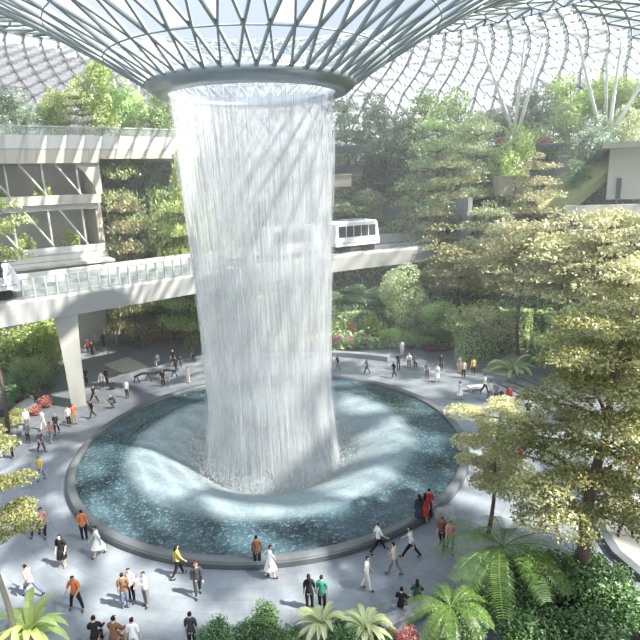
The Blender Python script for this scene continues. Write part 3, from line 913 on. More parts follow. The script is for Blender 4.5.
def train_car(s, side, label, L=6.2, nose=.8):
    p, a = bridge_at(s, side)
    e = empty('monorail_car', (p[0], p[1], BZ + .05), a, label, 'train', 'monorail cars on the bridge')
    Wd = 2.5; h0, h1 = .75, 3.45
    # body: side outline with raked nose, extruded across
    nz = nose
    pr_ = [(-L / 2 + .15, h0), (L / 2 - .05, h0), (L / 2, h0 + .5), (L / 2 - .1, h0 + 1.0), (L / 2 - nz, h1 - .25), (L / 2 - nz - .25, h1), (-L / 2 + .35, h1), (-L / 2 + .12, h1 - .25), (-L / 2, h0 + 1.0), (-L / 2, h0 + .5)]
    m = MB(); n = len(pr_)
    lay = [(-Wd / 2, 0.0), (-Wd / 2 + .12, .1), (Wd / 2 - .12, .1), (Wd / 2, 0.0)]
    ys = [-Wd / 2, -Wd / 2 + .14, Wd / 2 - .14, Wd / 2]; sc_ = [.0, .07, .07, .0]
    V = []
    for y, gsc in zip(ys, sc_):
        for (x, z) in pr_:
            V.append((x * (1 + gsc * .4), y, z + (gsc * 1.6 if z > 3 else 0)))
    Q = []
    for i in range(3):
        for k in range(n): Q.append((i * n + k, i * n + (k + 1) % n, (i + 1) * n + (k + 1) % n, (i + 1) * n + k))
    Q += [tuple(range(n - 1, -1, -1)), tuple(3 * n + k for k in range(n))]
    m.add(V, Q); m.build('body', MAT['train_white'], e)
    for sy_ in (-1, 1):
        nw = 5; x0 = -L / 2 + .4; x1 = L / 2 - nz - .25; wd = (x1 - x0) / nw
        for k in range(nw):
            q = MB(); q.box((x0 + wd * (k + .5), sy_ * (Wd / 2 + .01), 2.42), (wd - .12, .05, 1.25)); q.build('window', MAT['window'], e)
        q = MB(); q.box((0, sy_ * (Wd / 2 + .012), 1.12), (L - .5, .04, .10)); q.build('stripe', MAT['grey_steel'], e)
    q = MB(); xa = L / 2 - .06; xb = L / 2 - nz + .06
    q.add([(xa, -1.0, h0 + 1.12), (xa, 1.0, h0 + 1.12), (xb, .95, h1 - .35), (xb, -.95, h1 - .35), (xa + .06, -1.0, h0 + 1.12), (xa + .06, 1.0, h0 + 1.12), (xb + .06, .95, h1 - .35), (xb + .06, -.95, h1 - .35)],
          [(3, 2, 1, 0), (4, 5, 6, 7), (0, 1, 5, 4), (1, 2, 6, 5), (2, 3, 7, 6), (3, 0, 4, 7)]); q.build('windscreen', MAT['window'], e)
    for x in (-L * .28, L * .28):
        q = MB(); q.box((x, 0, .45), (1.5, 1.7, .6)); w_ = q.build('bogie', MAT['black'], e)
        for yy in (-.8, .8):
            k = MB(); k.tube([(x - .5, yy - .12, .38), (x - .5, yy + .12, .38)], .34, 12); k.tube([(x + .5, yy - .12, .38), (x + .5, yy + .12, .38)], .34, 12); k.build('wheel', MAT['black'], w_)
    q = MB(); q.box((0, 0, h1 + .17), (L * .45, 1.5, .22)); q.build('roof_unit', MAT['grey_steel'], e)
    return e


train_car(s_at_px(358), -2.0, 'white monorail car with dark windows emerging from behind the waterfall', nose=.32)
train_car(s_at_px(296), -2.0, 'white monorail car hidden behind the waterfall, joined to the one on its right', nose=.1)
train_car(s_at_px(-16), -2.0, 'white monorail car with a raked nose at the left end of the bridge')

# tunnel mouth where the bridge meets the hill
p, a = bridge_at(blen[-1] - 1.5, -3.3)
t_ = MB(); t_.box((0, 0, 3.2), (.6, 13.5, 6.4)); tp_ = t_.build('tunnel_portal', MAT['wall_stone']); tp_.location = (p[0] + 3.2, p[1] + 1.3, BZ - .6); tp_.rotation_euler.z = a
tag(tp_, 'grey concrete wall of the tunnel mouth at the right end of the bridge', 'wall')
t_ = MB(); t_.box((-.32, 0, 2.4), (.1, 6.0, 4.2)); t_.build('opening', MAT['dark_void'], tp_)  # flat dark panel; the tunnel's inner shade is put into its colour

# ================================================================== LEFT BUILDING: three open storeys and a planted roof terrace
A0 = aty(-60, 150, 55.0)[:2]; A1 = aty(98, 150, 63.0)[:2]; A2 = aty(196, 140, 70.0)[:2]
dA = (A1 - A0) / np.linalg.norm(A1 - A0); nA = np.array([-dA[1], dA[0]])      # into the building
bl = empty('terrace_building', (A0[0], A0[1], 0), 0, 'cream terrace building at the left with open storeys and slanting struts', 'building')


def bp_(name, m, mat, par=None):
    m.v = [(v[0] - A0[0], v[1] - A0[1], v[2]) for v in m.v]
    return m.build(name, MAT[mat], par or bl)


LA = float(np.linalg.norm(A1 - A0)); rzA = math.atan2(dA[1], dA[0])


def onA(u, v): return A0 + dA * u + nA * v


def boxA(u0, u1, v0, v1, z0, z1):
    c = onA((u0 + u1) / 2, (v0 + v1) / 2); m = MB(); m.box((c[0], c[1], (z0 + z1) / 2), (u1 - u0, v1 - v0, z1 - z0), rzA); return m


bp_('roof_slab', boxA(-4, LA, 0, 16, 21.2, 22.6), 'cream')
bp_('floor_slab', boxA(-4, LA - .6, .4, 16, 16.4, 17.1), 'white_wall')
bp_('parapet', boxA(-4, LA - .3, 0, .25, 17.0, 17.95), 'cream')
bp_('floor_slab', boxA(-4, LA - .4, -.4, 16, 11.2, 11.9), 'white_wall')
bp_('parapet', boxA(-4, LA - .6, -.4, -.15, 11.8, 12.6), 'white_wall')
bp_('back_wall', boxA(-4, LA, 6, 6.4, 0, 21.4), 'white_wall')
bp_('end_wall', boxA(LA - .9, LA - .3, .6, 6, 8, 21.4), 'cream')
bp_('canopy', boxA(2, LA - .5, -3.5, -.4, 10.9, 11.15), 'column_grey')
m = MB()      # curved cream haunch at the end of the opening
for z, u in ((21.4, 2.8), (20.2, 1.6), (19.0, .9), (17.9, .6)):
    for v in (.3, 1.2):
        for uu in (LA - u, LA): c = onA(uu, v); m.v.append((c[0], c[1], z))
for i in range(3):
    b = i * 4; m.f += [(b, b + 1, b + 5, b + 4), (b + 3, b + 2, b + 6, b + 7), (b + 2, b, b + 4, b + 6), (b + 1, b + 3, b + 7, b + 5)]
m.m = [0] * len(m.f); bp_('haunch', m, 'cream')
for z0, z1 in ((17.9, 21.4), (12.6, 16.4)):
    for k in range(7):
        u = LA - 2.2 - k * 3.4; a_ = onA(u - 2.4, .5); b_ = onA(u, .5); c_ = onA(u - .1, .6)
        q = MB(); q.tube([(a_[0], a_[1], z1), (b_[0], b_[1], z0)], .13, 6); bp_('diagonal_strut', q, 'column_grey')
        q = MB(); q.tube([(c_[0], c_[1], z0), (c_[0] - .02, c_[1], z1)], .11, 6); bp_('post', q, 'column_grey')
# the terrace on the roof runs on to the right above the planted wall
tb = MB(); c = (A1 + A2) / 2; d2 = A2 - A1; L2 = float(np.linalg.norm(d2)); n2 = np.array([-d2[1], d2[0]]) / L2; c = c + n2 * 8
tb.box((c[0], c[1], 22.1), (L2 + 2, 16, 1.0), math.atan2(d2[1], d2[0])); bp_('terrace_slab', tb, 'cream')
RP = [A0 - dA * 4 - nA * .05, A0 + dA * LA * .5 - nA * .05, A1 - nA * .05, A1 + (A2 - A1) * .5, A2]
up_ = MB(); up_.strip([(p[0], p[1], 22.6) for p in RP], [(0, .02), (.02, 1.35), (-.5, 1.35), (-.5, .02)]); bp_('planter_upstand', up_, 'white_wall')
hr = MB(); hr.strip([(p[0], p[1], 22.6) for p in RP], [(-.2, 2.15), (-.05, 2.15), (-.05, 2.28), (-.2, 2.28)]); bp_('handrail', hr, 'grey_steel')
for k in range(24):
    t = k / 23 * (len(RP) - 1); i = min(len(RP) - 2, int(t)); p = RP[i] + (RP[i + 1] - RP[i]) * (t - i)
    q = MB(); q.box((p[0], p[1] + .15, 24.35), (.08, .08, .85)); bp_('railing_post', q, 'grey_steel')
gp = MB(); gp.strip([(p[0], p[1], 22.6) for p in RP], [(-.1, 1.4), (-.14, 1.4), (-.14, 2.12), (-.1, 2.12)]); bp_('glass_panel', gp, 'glass_rail')
# plants inside the open storeys
for k, (u, z, lab) in enumerate(((LA - 6, 17.1, 'shrub in the upper open storey of the left building, nearest its end'), (LA - 10.5, 17.1, 'shrub in the upper open storey of the left building, middle'), (LA - 15, 17.1, 'shrub in the upper open storey at the left edge of the picture'),
                                 (LA - 4, 11.9, 'shrub in the lower open storey of the left building near the planted wall'), (LA - 8, 11.9, 'shrub in the lower open storey of the left building, middle'), (LA - 13, 11.9, 'shrub in the lower open storey, behind the layered tree at the left edge'))):
    c = onA(u, 1.9); plant('shrub', 'shrub', (c[0], c[1], z), 2.6, 1.5, 'leaf_lime', lab, 'shrub', 'shrubs in the open storeys')

# slanting roof columns
def roof_col(x0, y0, x1, y1, Y, lab, r=.21):
    P = aty(x0, y0, Y); Q = aty(x1, y1, Y - 3)
    zt = roof_z(math.hypot(Q[0] - PC[0], Q[1] - PC[1])); t = (zt - P[2]) / (Q[2] - P[2]); Q = P + (Q - P) * t
    zb = ground_z(P[0], P[1]) if x0 > 200 else 22.6
    B = P + (Q - P) * ((zb - P[2]) / (Q[2] - P[2]))
    m = MB(); m.tube([(0, 0, 0), (Q - B) * .5, (Q - B) * .995], [r, r * 1.1, r * .7], 10)
    o = m.build('roof_column', MAT['white_steel'], None, True); o.location = B; tag(o, lab, 'column', 'slanting roof columns')


for a_ in ((508, 118, 491, 70, 76, 'left column of the three slanting white columns in the middle of the hillside'), (516, 118, 521, 74, 76, 'upright one of the three slanting white columns in the middle of the hillside'),
           (522, 118, 535, 70, 76, 'right column of the three slanting white columns in the middle of the hillside'),
           (592, 98, 580, 48, 74, 'slanting white column leaning left among the yellow-green trees'), (613, 104, 621, 46, 74, 'slanting white column leaning right among the yellow-green trees'),
           (606, 100, 607, 58, 78, 'thin white column standing back between the two leaning ones at the right'),
           (628, 106, 646, 76, 72, 'slanting white column cut by the right edge of the picture'),
           (122, 116, 107, 55, 74, 'slanting white column leaning left on the left roof terrace'), (131, 120, 127, 72, 74, 'upright white column of the pair on the left roof terrace'), (134, 122, 140, 74, 75, 'white column leaning right on the left roof terrace')):
    roof_col(*a_)

# ================================================================== RIGHT BUILDING
def slab_px(name, px0, px1, Y0, Y1, z0, z1, mat, depth=6, parent=None):
    P = aty(px0, 200, Y0); Q = aty(px1, 200, Y1); d = (Q - P)[:2]; L = float(np.linalg.norm(d)); n = np.array([-d[1], d[0]]) / L
    c = (P + Q)[:2] / 2 + n * depth / 2
    m = MB(); m.box((c[0] - RB[0], c[1] - RB[1], (z0 + z1) / 2), (L, depth, z1 - z0), math.atan2(d[1], d[0])); return m.build(name, MAT[mat], parent or rb)


RB = aty(620, 200, 60)[:2]
rb = empty('balcony_building', (RB[0], RB[1], 0), 0, 'pale building with stacked balconies at the right edge', 'building')
slab_px('roof_slab', 599, 700, 64, 60, 20.9, 21.5, 'column_grey', 9)
slab_px('upper_wall', 606, 700, 67, 63, 15.2, 20.9, 'white_wall', 6)
slab_px('balcony_parapet', 566, 700, 61, 58, 13.9, 15.0, 'white_wall', .3)
slab_px('balcony_floor', 566, 700, 61.2, 58.2, 13.4, 13.9, 'column_grey', 7)
slab_px('lower_wall', 584, 700, 64, 61, 9.5, 13.4, 'white_wall', 5)
slab_px('lower_slab', 572, 700, 60, 57, 12.0, 12.4, 'column_grey', 3.5)
slab_px('doorway', 606, 612, 63.6, 63.4, 9.6, 11.9, 'dark_void', .5)
slab_px('doorway', 615, 620, 66.4, 66.2, 15.3, 17.6, 'dark_void', .5)
# sloping planted ramp
P, Q = aty(548, 200, 66), aty(612, 146, 70)
m = MB(); n_ = np.array([0, 5.0, 0]); dn = np.array([0, 0, -1.2]); dz = np.array([0, -1.0, -2.2])
m.add([P + dz, Q + dz, Q + n_, P + n_, P + dn + dz, Q + dn + dz, Q + n_ + dn, P + n_ + dn], [(0, 1, 2, 3), (7, 6, 5, 4), (0, 4, 5, 1), (1, 5, 6, 2), (2, 6, 7, 3), (3, 7, 4, 0)])
MAT['grass'] = plain('planted slope', (.34, .36, .17), .9, var=.35, scale=3, bump=.6)
o = m.build('planted_ramp', MAT['grass']); tag(o, 'sloping ramp planted with dry grass above the right-hand balconies', 'ramp')
# dark ledge with red planting, grey cliff wall, boxes on the hill
def hill_box(name, px, py, Y, w_, h, d_, mat, lab, cat_):
    P = aty(px, py, Y); m = MB(); W_, H_ = w_ * mpp(P), h * mpp(P)
    m.box((0, 0, 0), (W_, d_, H_)); m.box((0, -.06, H_ / 2 + .08), (W_ + .3, d_ + .3, .16)); o = m.build(name, MAT[mat]); o.location = P; return tag(o, lab, cat_)


k = hill_box('kiosk', 510, 186, 69, 27, 18, 2.5, 'tan_stone', 'tan box-shaped kiosk on the hillside left of the tall yellow tree', 'kiosk')
q = MB(); q.box((.2, -1.26, 0), (.08, .06, 1.9)); q.build('door_joint', MAT['dark_void'], k)
hill_box('wall_panel', 341, 181, 76, 20, 11, 1.5, 'tan_stone', 'cream wall panel beside the waterfall under the dark balcony', 'wall panel')
hill_box('balcony', 346, 150, 76, 44, 5, 3, 'dark_stone', 'dark balcony beside the right side of the waterfall', 'balcony')
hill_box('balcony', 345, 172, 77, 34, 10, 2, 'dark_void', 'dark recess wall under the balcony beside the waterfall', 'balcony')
hill_box('ledge', 530, 147, 74, 66, 3, 2.5, 'dark_stone', 'dark ledge on the hillside below the middle slanting columns', 'ledge')
hill_box('cliff_wall', 566, 180, 74, 26, 44, 2, 'wall_stone', 'grey wall on the hillside left of the planted ramp', 'wall')

# ================================================================== NEAR PLANTS AND PLANTERS
def own(key, val, size): ME[key] = val; SIZE[key] = size


own('big', tiered_tree(14.8, 4.6, 7, 7, 46000, .18, z0=.38, lean=(1.5, .2), top=.45, padr=.27, tr=.36, rz=.32), (4.7, 14.8))
B = atz(573, 598, 0); e = plant('tree', 'big', (B[0], B[1], 0), 13.6, 4.4, 'leaf_gold', 'big near tree at the right, small yellow-green leaves on a dark leaning trunk', 'tree'); e.rotation_euler.z = 0
own('slim', tiered_tree(7.2, 2.1, 3, 6, 16000, .16, z0=.52, lean=(.35, 0), top=.85, padr=.40, tr=.13, rz=.3), (2.1, 7.2))
B = atz(489, 534, 0); e = plant('tree', 'slim', (B[0], B[1], 0), 7.2, 2.1, 'leaf_light', 'small slim tree with two pale yellow leaf tiers right of the pool rim', 'tree'); e.rotation_euler.z = 0
own('leftt', tiered_tree(9.6, 2.7, 3, 6, 18000, .16, z0=.64, lean=(-.1, .0), top=.7, padr=.36, tr=.2, rz=.3), (2.7, 9.6))
B = atz(18, 662, 0); e = plant('tree', 'leftt', (B[0], B[1], 0), 9.9, 1.9, 'leaf_gold', 'near tree at the lower left edge with yellow-green leaf pads over the paving', 'tree', bark='bark_pale'); e.rotation_euler.z = .4
own('high', tiered_tree(10, 4, 3, 5, 3000, .26, z0=.78, top=.6, padr=.3), (4.0, 10.0))
tree_px('high', -34, 200, 41, 122, 'leaf_olive', 'layered tree cut by the left edge in front of the left monorail car', 0)

own('bush', shrub_mesh(1, 1.3, 5200, .085, 10, .15, .5), (1.0, 1.3))


def bush_px(px, ytop, Y, wpx, leaf, label, kind='bush', name='shrub', group=None, zb=None):
    for it in range(60):
        P = aty(px, ytop, Y); z = ground_z(P[0], P[1]) if zb is None else zb; R_ = wpx / 2 * mpp(P)
        if P[2] - z <= 1.6 * R_: break
        Y += .25
    return plant(name, kind, (P[0], P[1], z), max(.5, P[2] - z), wpx / 2 * mpp(P), leaf, label, 'shrub', group)


for px, yt, Y, wp_, lf, lab in (
        (520, 566, 20.6, 104, 'leaf_deep', 'dark glossy shrub right of the tree fern in the bottom right corner mass'),
        (566, 546, 21.4, 100, 'leaf_deep', 'green glossy shrub at the foot of the big leaning tree'),
        (618, 572, 20.4, 96, 'leaf_deep', 'dark glossy shrub beside the pale raised platform at the right edge'),
        (470, 592, 19.4, 88, 'leaf_deep', 'dark shrub under the left fronds of the near tree fern'),
        (545, 606, 18.6, 100, 'leaf_deep', 'green shrub at the bottom edge below the tree fern'),
        (600, 612, 18.4, 96, 'leaf_deep', 'dark shrub at the bottom edge below the big leaning tree'),
        (643, 606, 18.8, 70, 'leaf_deep', 'green shrub filling the bottom right corner'),
        (450, 624, 18.0, 60, 'leaf_deep', 'small green shrub at the bottom edge under the smaller fern'),
        (218, 620, 18.9, 58, 'leaf_deep', 'low green shrub at the bottom edge, left of the taller one below the pool'),
        (255, 609, 18.9, 60, 'leaf_deep', 'taller green shrub at the bottom edge below the middle of the pool'),
        (343, 620, 18.8, 46, 'leaf_deep', 'dark shrub between the two pale rosette plants'),
        (290, 628, 18.6, 46, 'leaf_deep', 'dark low shrub left of the two pale rosette plants'),
        (386, 630, 18.6, 30, 'leaf_deep', 'dark low shrub right of the two pale rosette plants'),
        (446, 508, 26.5, 26, 'flower_white', 'small white-flowered shrub at the tip of the fern beside the pool')):
    bush_px(px, yt, Y, wp_, lf, lab)
for px, yt, Y, wp_, lf, lab in ((408, 627, 18.9, 34, 'flower_red', 'red-flowered shrub at the bottom edge'), (392, 631, 18.8, 18, 'flower_pink', 'pink-tipped plant left of the red-flowered shrub at the bottom')):
    bush_px(px, yt, Y, wp_, lf, lab, 'shrubB', 'flowering_shrub')

FR = [frond_mesh(3.1, 46, .52, .62, .62), frond_mesh(3.1, 46, .52, .85, .80), frond_mesh(3.1, 46, .48, .4, .35)]


def tree_fern(px, py, Y, s, n, label, zb=0.0, a0=.3):
    P = aty(px, py, Y); e = empty('tree_fern', (P[0], P[1], zb), 0, label, 'fern'); h = P[2] - zb
    m = MB(); m.tube([(0, 0, 0), (.05, 0, h * .5), (0, 0, h)], [.16 * s, .13 * s, .10 * s], 9); m.build('trunk', MAT['bark'], e, True)
    for k in range(n):
        o = link('frond', FR[k % 3], None, e); set_mat(o, MAT['leaf_fern']); o.location = (0, 0, h - .05)
        o.rotation_euler = (rng.normal(0, .12), rng.normal(0, .1), a0 + k * 2 * PI / n + rng.normal(0, .12)); o.scale = (s * rng.uniform(.85, 1.1),) * 3
    return e


MAT['leaf_fern'] = leafmat('fern green', (.07, .15, .02), (.19, .30, .05), .35, .01, 1.0)
tree_fern(503, 545, 20.8, 1.05, 15, 'large tree fern with long arching fronds at the right front')
tree_fern(450, 606, 18.3, .62, 13, 'smaller fern at the bottom edge left of the large tree fern')
STR = [strap_mesh(1.25, .13, .8, .9), strap_mesh(1.25, .13, 1.2, .7), strap_mesh(1.25, .12, .4, .6)]
MAT['leaf_strap'] = leafmat('pale strap leaf', (.42, .50, .14), (.62, .66, .28), .4)


def rosette(px, py, Y, s, n, label, leaf='leaf_strap', zb=0.0, name='rosette_plant', group=None):
    P = aty(px, py, Y); z0 = ground_z(P[0], P[1]) if zb is None else zb
    e = empty(name, (P[0], P[1], z0), 0, label, 'plant', group); h = max(.15, P[2] - z0)
    m = MB(); m.tube([(0, 0, 0), (0, 0, h)], [.09 * s, .07 * s], 8); m.build('stem', MAT['bark_pale'], e, True)
    for k in range(n):
        o = link('leaf', STR[(k * 2 + k // 5) % 3], None, e); set_mat(o, MAT[leaf]); o.location = (0, 0, h - .04)
        o.rotation_euler = (0, rng.normal(-.1, .18), k * 2.399); o.scale = (s * rng.uniform(.8, 1.1),) * 3


rosette(322, 624, 19.2, 1.1, 26, 'pale rosette of strap leaves at the bottom edge, left of two')
rosette(366, 628, 19.1, 1.15, 26, 'pale rosette of strap leaves at the bottom edge, right of two')
rosette(30, 632, 18.9, 1.5, 24, 'light green strap-leaved plant at the bottom left beside the leaning trunk', 'leaf_lime')
rosette(512, 377, 51, 2.2, 18, 'broad-leaved plant beside the tan paved ramp behind the pool', 'leaf_mid')
rosette(530, 344, 56, 2.0, 18, 'thin-stemmed palm over the tan paved ramp', 'leaf_mid', 0.0, 'palm')
rosette(541, 366, 54, 2.2, 18, 'broad-leaved plant right of the thin-stemmed palm', 'leaf_dark', 0.0)
rosette(553, 352, 55, 2.2, 18, 'broad-leaved plant under the pale bushy tree, farthest right of the palms', 'leaf_mid', 0.0)

for k, (x, lab) in enumerate(((502, 'red-leaved shrub on the dark ledge below the slanting columns, left one'), (522, 'red-leaved shrub on the dark ledge below the slanting columns, middle one'), (545, 'red-leaved shrub on the dark ledge below the slanting columns, right one'))):
    P = aty(x, 145.6, 74); plant('flowering_shrub', 'shrubB', (P[0], P[1], P[2] + .12), 1.1, 1.2, 'flower_red', lab, 'shrub')

# flower beds and low planting on the plaza edge
LOW = [
    ('bush', 24, 312, 51, 84, 'leaf_lime', 'bright lime shrub under the left part of the bridge, the tallest there', 0), ('bush', 50, 330, 52, 36, 'leaf_lime', 'lime shrub right beside the bridge column', 0),
    ('bush', 2, 338, 48.5, 50, 'leaf_dark', 'dark shrub at the left edge under the bridge', 0), ('bush', 30, 352, 48.8, 50, 'leaf_mid', 'mid green shrub in front of the lime ones under the bridge', 0),
    ('bush', 12, 372, 47, 44, 'leaf_dark', 'dark low shrub above the left planter wall', 0), ('bush', 42, 368, 49, 30, 'leaf_dark', 'dark shrub at the right tip of the left planter', 0),
    ('shrubB', 48, 356, 48.4, 18, 'flower_red', 'red-flowered shrub at the right tip of the left planter, upper one', 0), ('shrubB', 26, 384, 46.6, 22, 'flower_red', 'red-flowered shrub at the middle of the left planter', 0),
    ('shrubB', 44, 395, 46.2, 20, 'flower_red', 'red-flowered shrub outside the planter wall, upper of two', 0), ('shrubB', 35, 405, 44.6, 18, 'flower_red', 'red-flowered shrub outside the planter wall, lower of two', 0),
    ('shrub', 6, 415, 42.5, 34, 'leaf_yellow', 'yellow-green low shrub at the left edge in the corner bed', 0), ('shrub', 14, 408, 44.4, 30, 'leaf_olive', 'olive low shrub behind the yellow-green one at the left edge', 0),
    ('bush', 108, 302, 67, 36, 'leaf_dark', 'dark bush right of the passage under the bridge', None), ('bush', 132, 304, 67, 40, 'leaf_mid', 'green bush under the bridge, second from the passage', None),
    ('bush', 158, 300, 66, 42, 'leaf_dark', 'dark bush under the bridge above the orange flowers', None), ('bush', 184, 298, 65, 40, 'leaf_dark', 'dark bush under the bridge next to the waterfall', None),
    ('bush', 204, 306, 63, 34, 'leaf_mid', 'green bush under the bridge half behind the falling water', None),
    ('shrubB', 152, 330, 64.6, 16, 'flower_orange', 'orange-flowered shrub under the bridge, leftmost of its row', None), ('shrubB', 166, 329, 64.0, 16, 'flower_orange', 'orange-flowered shrub under the bridge, second of its row', None),
    ('shrubB', 180, 328, 63.2, 16, 'flower_orange', 'orange-flowered shrub under the bridge, third of its row', None), ('shrubB', 193, 328, 62.5, 16, 'flower_orange', 'orange-flowered shrub under the bridge nearest the waterfall', None),
    ('shrub', 144, 336, 64.8, 26, 'leaf_lime', 'lime low shrub in front of the orange flowers, left one', None), ('shrub', 188, 335, 62.6, 26, 'leaf_lime', 'lime low shrub in front of the orange flowers, right one', None),
    ('shrubB', 335, 334, 59.8, 20, 'flower_pink', 'pink-flowered shrub beside the right edge of the waterfall', None), ('shrubB', 350, 336, 59.8, 18, 'flower_pink', 'pink-flowered shrub, middle one right of the waterfall', None),
    ('shrubB', 363, 336, 59.8, 16, 'flower_pink', 'pink-flowered shrub farthest right of the waterfall', None),
    ('shrubB', 352, 321, 61.5, 18, 'flower_orange', 'orange-flowered shrub above the pink ones, left', None), ('shrubB', 378, 319, 61.5, 20, 'flower_orange', 'orange-flowered shrub above the pink ones, right', None),
    ('shrub', 346, 312, 62, 28, 'leaf_lime', 'lime shrub under the bridge right of the waterfall', None), ('shrub', 372, 312, 62, 30, 'leaf_lime', 'lime shrub behind the orange flowers right of the waterfall', None),
    ('bush', 390, 326, 60.2, 30, 'leaf_lime', 'bright shrub at the middle of the far planter', None), ('bush', 412, 330, 59.6, 30, 'leaf_mid', 'green shrub at the far planter right of the bright one', None),
    ('bush', 428, 322, 60.6, 36, 'leaf_pale', 'pale shrub left of the red flower row', None), ('bush', 448, 326, 60, 34, 'leaf_mid', 'green shrub above the red flower row', None),
    ('shrubB', 432, 350, 58.6, 18, 'flower_red', 'red-flowered shrub at the far planter, left of the row', None), ('shrubB', 446, 350, 58.8, 18, 'flower_orange', 'orange-red shrub at the far planter, middle of the row', None),
    ('shrubB', 460, 349, 59.4, 18, 'flower_red', 'red-flowered shrub at the far planter, right of the row by the hedge', None),
    ('bush', 560, 364, 50, 40, 'leaf_teal', 'blue-green low shrub behind the curved steps, left one', 0), ('bush', 590, 372, 47, 44, 'leaf_teal', 'blue-green low shrub behind the curved steps, right one', 0),
    ('bush', 618, 350, 46, 50, 'leaf_pale', 'pale shrub at the right behind the big leaning tree', 0),
]
for kd, px, yt, Y, wp_, lf, lab, zb in LOW:
    bush_px(px, yt, Y, wp_, lf, lab, kd, 'flowering_shrub' if 'flower_' in lf else 'shrub', None, zb)


def arc_wall(name, r, a0, a1, w_, h, mat, lab, cat_, z=0.0):
    m = MB(); n = 24
    m.strip([(PC[0] + r * math.cos(math.radians(a0 + (a1 - a0) * k / n)), PC[1] + r * math.sin(math.radians(a0 + (a1 - a0) * k / n)), z) for k in range(n + 1)],
            [(w_ / 2, 0), (w_ / 2, h - .05), (w_ / 2 - .05, h), (-w_ / 2 + .05, h), (-w_ / 2, h - .05), (-w_ / 2, 0)])
    return tag(m.build(name, MAT[mat]), lab, cat_)


arc_wall('seat_wall', 20.0, 80, 97, .7, .55, 'wall_stone', 'curved dark stone seat wall behind the pool, partly behind the waterfall', 'seat wall')
arc_wall('seat_wall', 20.9, 59, 77, .7, .55, 'wall_stone', 'curved dark stone seat wall behind the pool with people seated on it', 'seat wall')
for k in range(3):
    arc_wall('curved_step', 22.6 + k * 1.1, 2, 27, 1.1, .16 * (k + 1), 'rim_stone', ('lowest', 'middle', 'highest')[k] + ' of the three curved stone steps right of the pool', 'step')


def ground_strip(name, pts, w_, h, mat, lab, cat_, z=0.0):
    P = [atz(x, y, 0) for x, y in pts]; m = MB()
    m.strip([(p[0], p[1], z) for p in P], [(w_ / 2, 0), (w_ / 2, h), (-w_ / 2, h), (-w_ / 2, 0)]); return tag(m.build(name, MAT[mat]), lab, cat_)


ground_strip('planter_wall', [(58, 352), (57, 372), (50, 388), (38, 400), (20, 410), (-10, 420)], .4, .6, 'dark_stone', 'low dark curved planter wall under the left part of the bridge', 'planter')
ground_strip('kerb', [(24, 424), (19, 436), (0, 444), (-14, 448)], .3, .3, 'wall_stone', 'dark kerb around the corner bed at the left edge', 'kerb')
ground_strip('ledge', [(380, 632), (404, 621), (424, 612), (436, 604)], .6, .42, 'wall_stone', 'low stone ledge with two seated people at the bottom', 'ledge')
ground_strip('ledge', [(84, 662), (120, 658), (160, 662)], .6, .42, 'wall_stone', 'low stone ledge at the bottom edge on the left', 'ledge')


def slab_ground(name, pts, h, mat, lab, cat_):
    P = [atz(x, y, 0) for x, y in pts]; n = len(P); m = MB()
    m.add([(p[0], p[1], 0.004) for p in P] + [(p[0], p[1], h) for p in P], [tuple(range(n - 1, -1, -1)), tuple(range(n, 2 * n))] + [(k, (k + 1) % n, n + (k + 1) % n, n + k) for k in range(n)])
    return tag(m.build(name, MAT[mat]), lab, cat_)


slab_ground('paved_ramp', [(481, 371), (532, 343), (548, 350), (514, 378)], .08, 'tan_stone', 'tan paved ramp between the hedge and the palms', 'ramp')
slab_ground('platform', [(104, 366), (128, 358), (148, 368), (122, 374)], .15, 'tan_stone', 'flat tan platform on the paving left of the waterfall', 'platform')
slab_ground('platform', [(598, 514), (604, 536), (618, 556), (646, 580), (700, 590), (700, 500), (640, 500)], .30, 'tan_stone', 'pale raised paved platform at the right edge beside the big tree', 'platform')
ground_strip('platform_kerb', [(597, 512), (602, 536), (616, 557), (645, 582)], .45, .36, 'rim_stone', 'grey kerb along the edge of the pale raised platform', 'kerb')
# clipped hedge
a_, b_ = atz(466, 366, 0), atz(532, 346, 0); d_ = (b_ - a_)[:2]; L = float(np.linalg.norm(d_)); d_ /= L; n_ = np.array([-d_[1], d_[0]])
hd = MB(); c_ = (a_ + b_)[:2] / 2 + n_ * .8; hd.box((0, 0, 2.0), (L, 1.3, 4.0)); ho = empty('hedge', (c_[0], c_[1], 0), math.atan2(d_[1], d_[0]), 'tall clipped hedge running up beside the tan paved ramp', 'hedge')
hd.build('twigs', MAT['soil'], ho); q = np.stack([rng.uniform(-L / 2, L / 2, 9000), rng.choice([-.68, .68], 9000) + rng.normal(0, .06, 9000), rng.uniform(.05, 4.1, 9000)], 1)
q3 = np.stack([rng.choice([-1, 1], 2600) * (L / 2 + .03) + rng.normal(0, .05, 2600), rng.uniform(-.68, .68, 2600), rng.uniform(.05, 4.1, 2600)], 1)
q2 = np.stack([rng.uniform(-L / 2, L / 2, 2500), rng.uniform(-.7, .7, 2500), 4.05 + rng.normal(0, .05, 2500)], 1); V, Q = leaves(np.concatenate([q, q2, q3]), .26, .0, .6); link('foliage', npmesh('foliage', V, Q), MAT['leaf_mid'], ho)
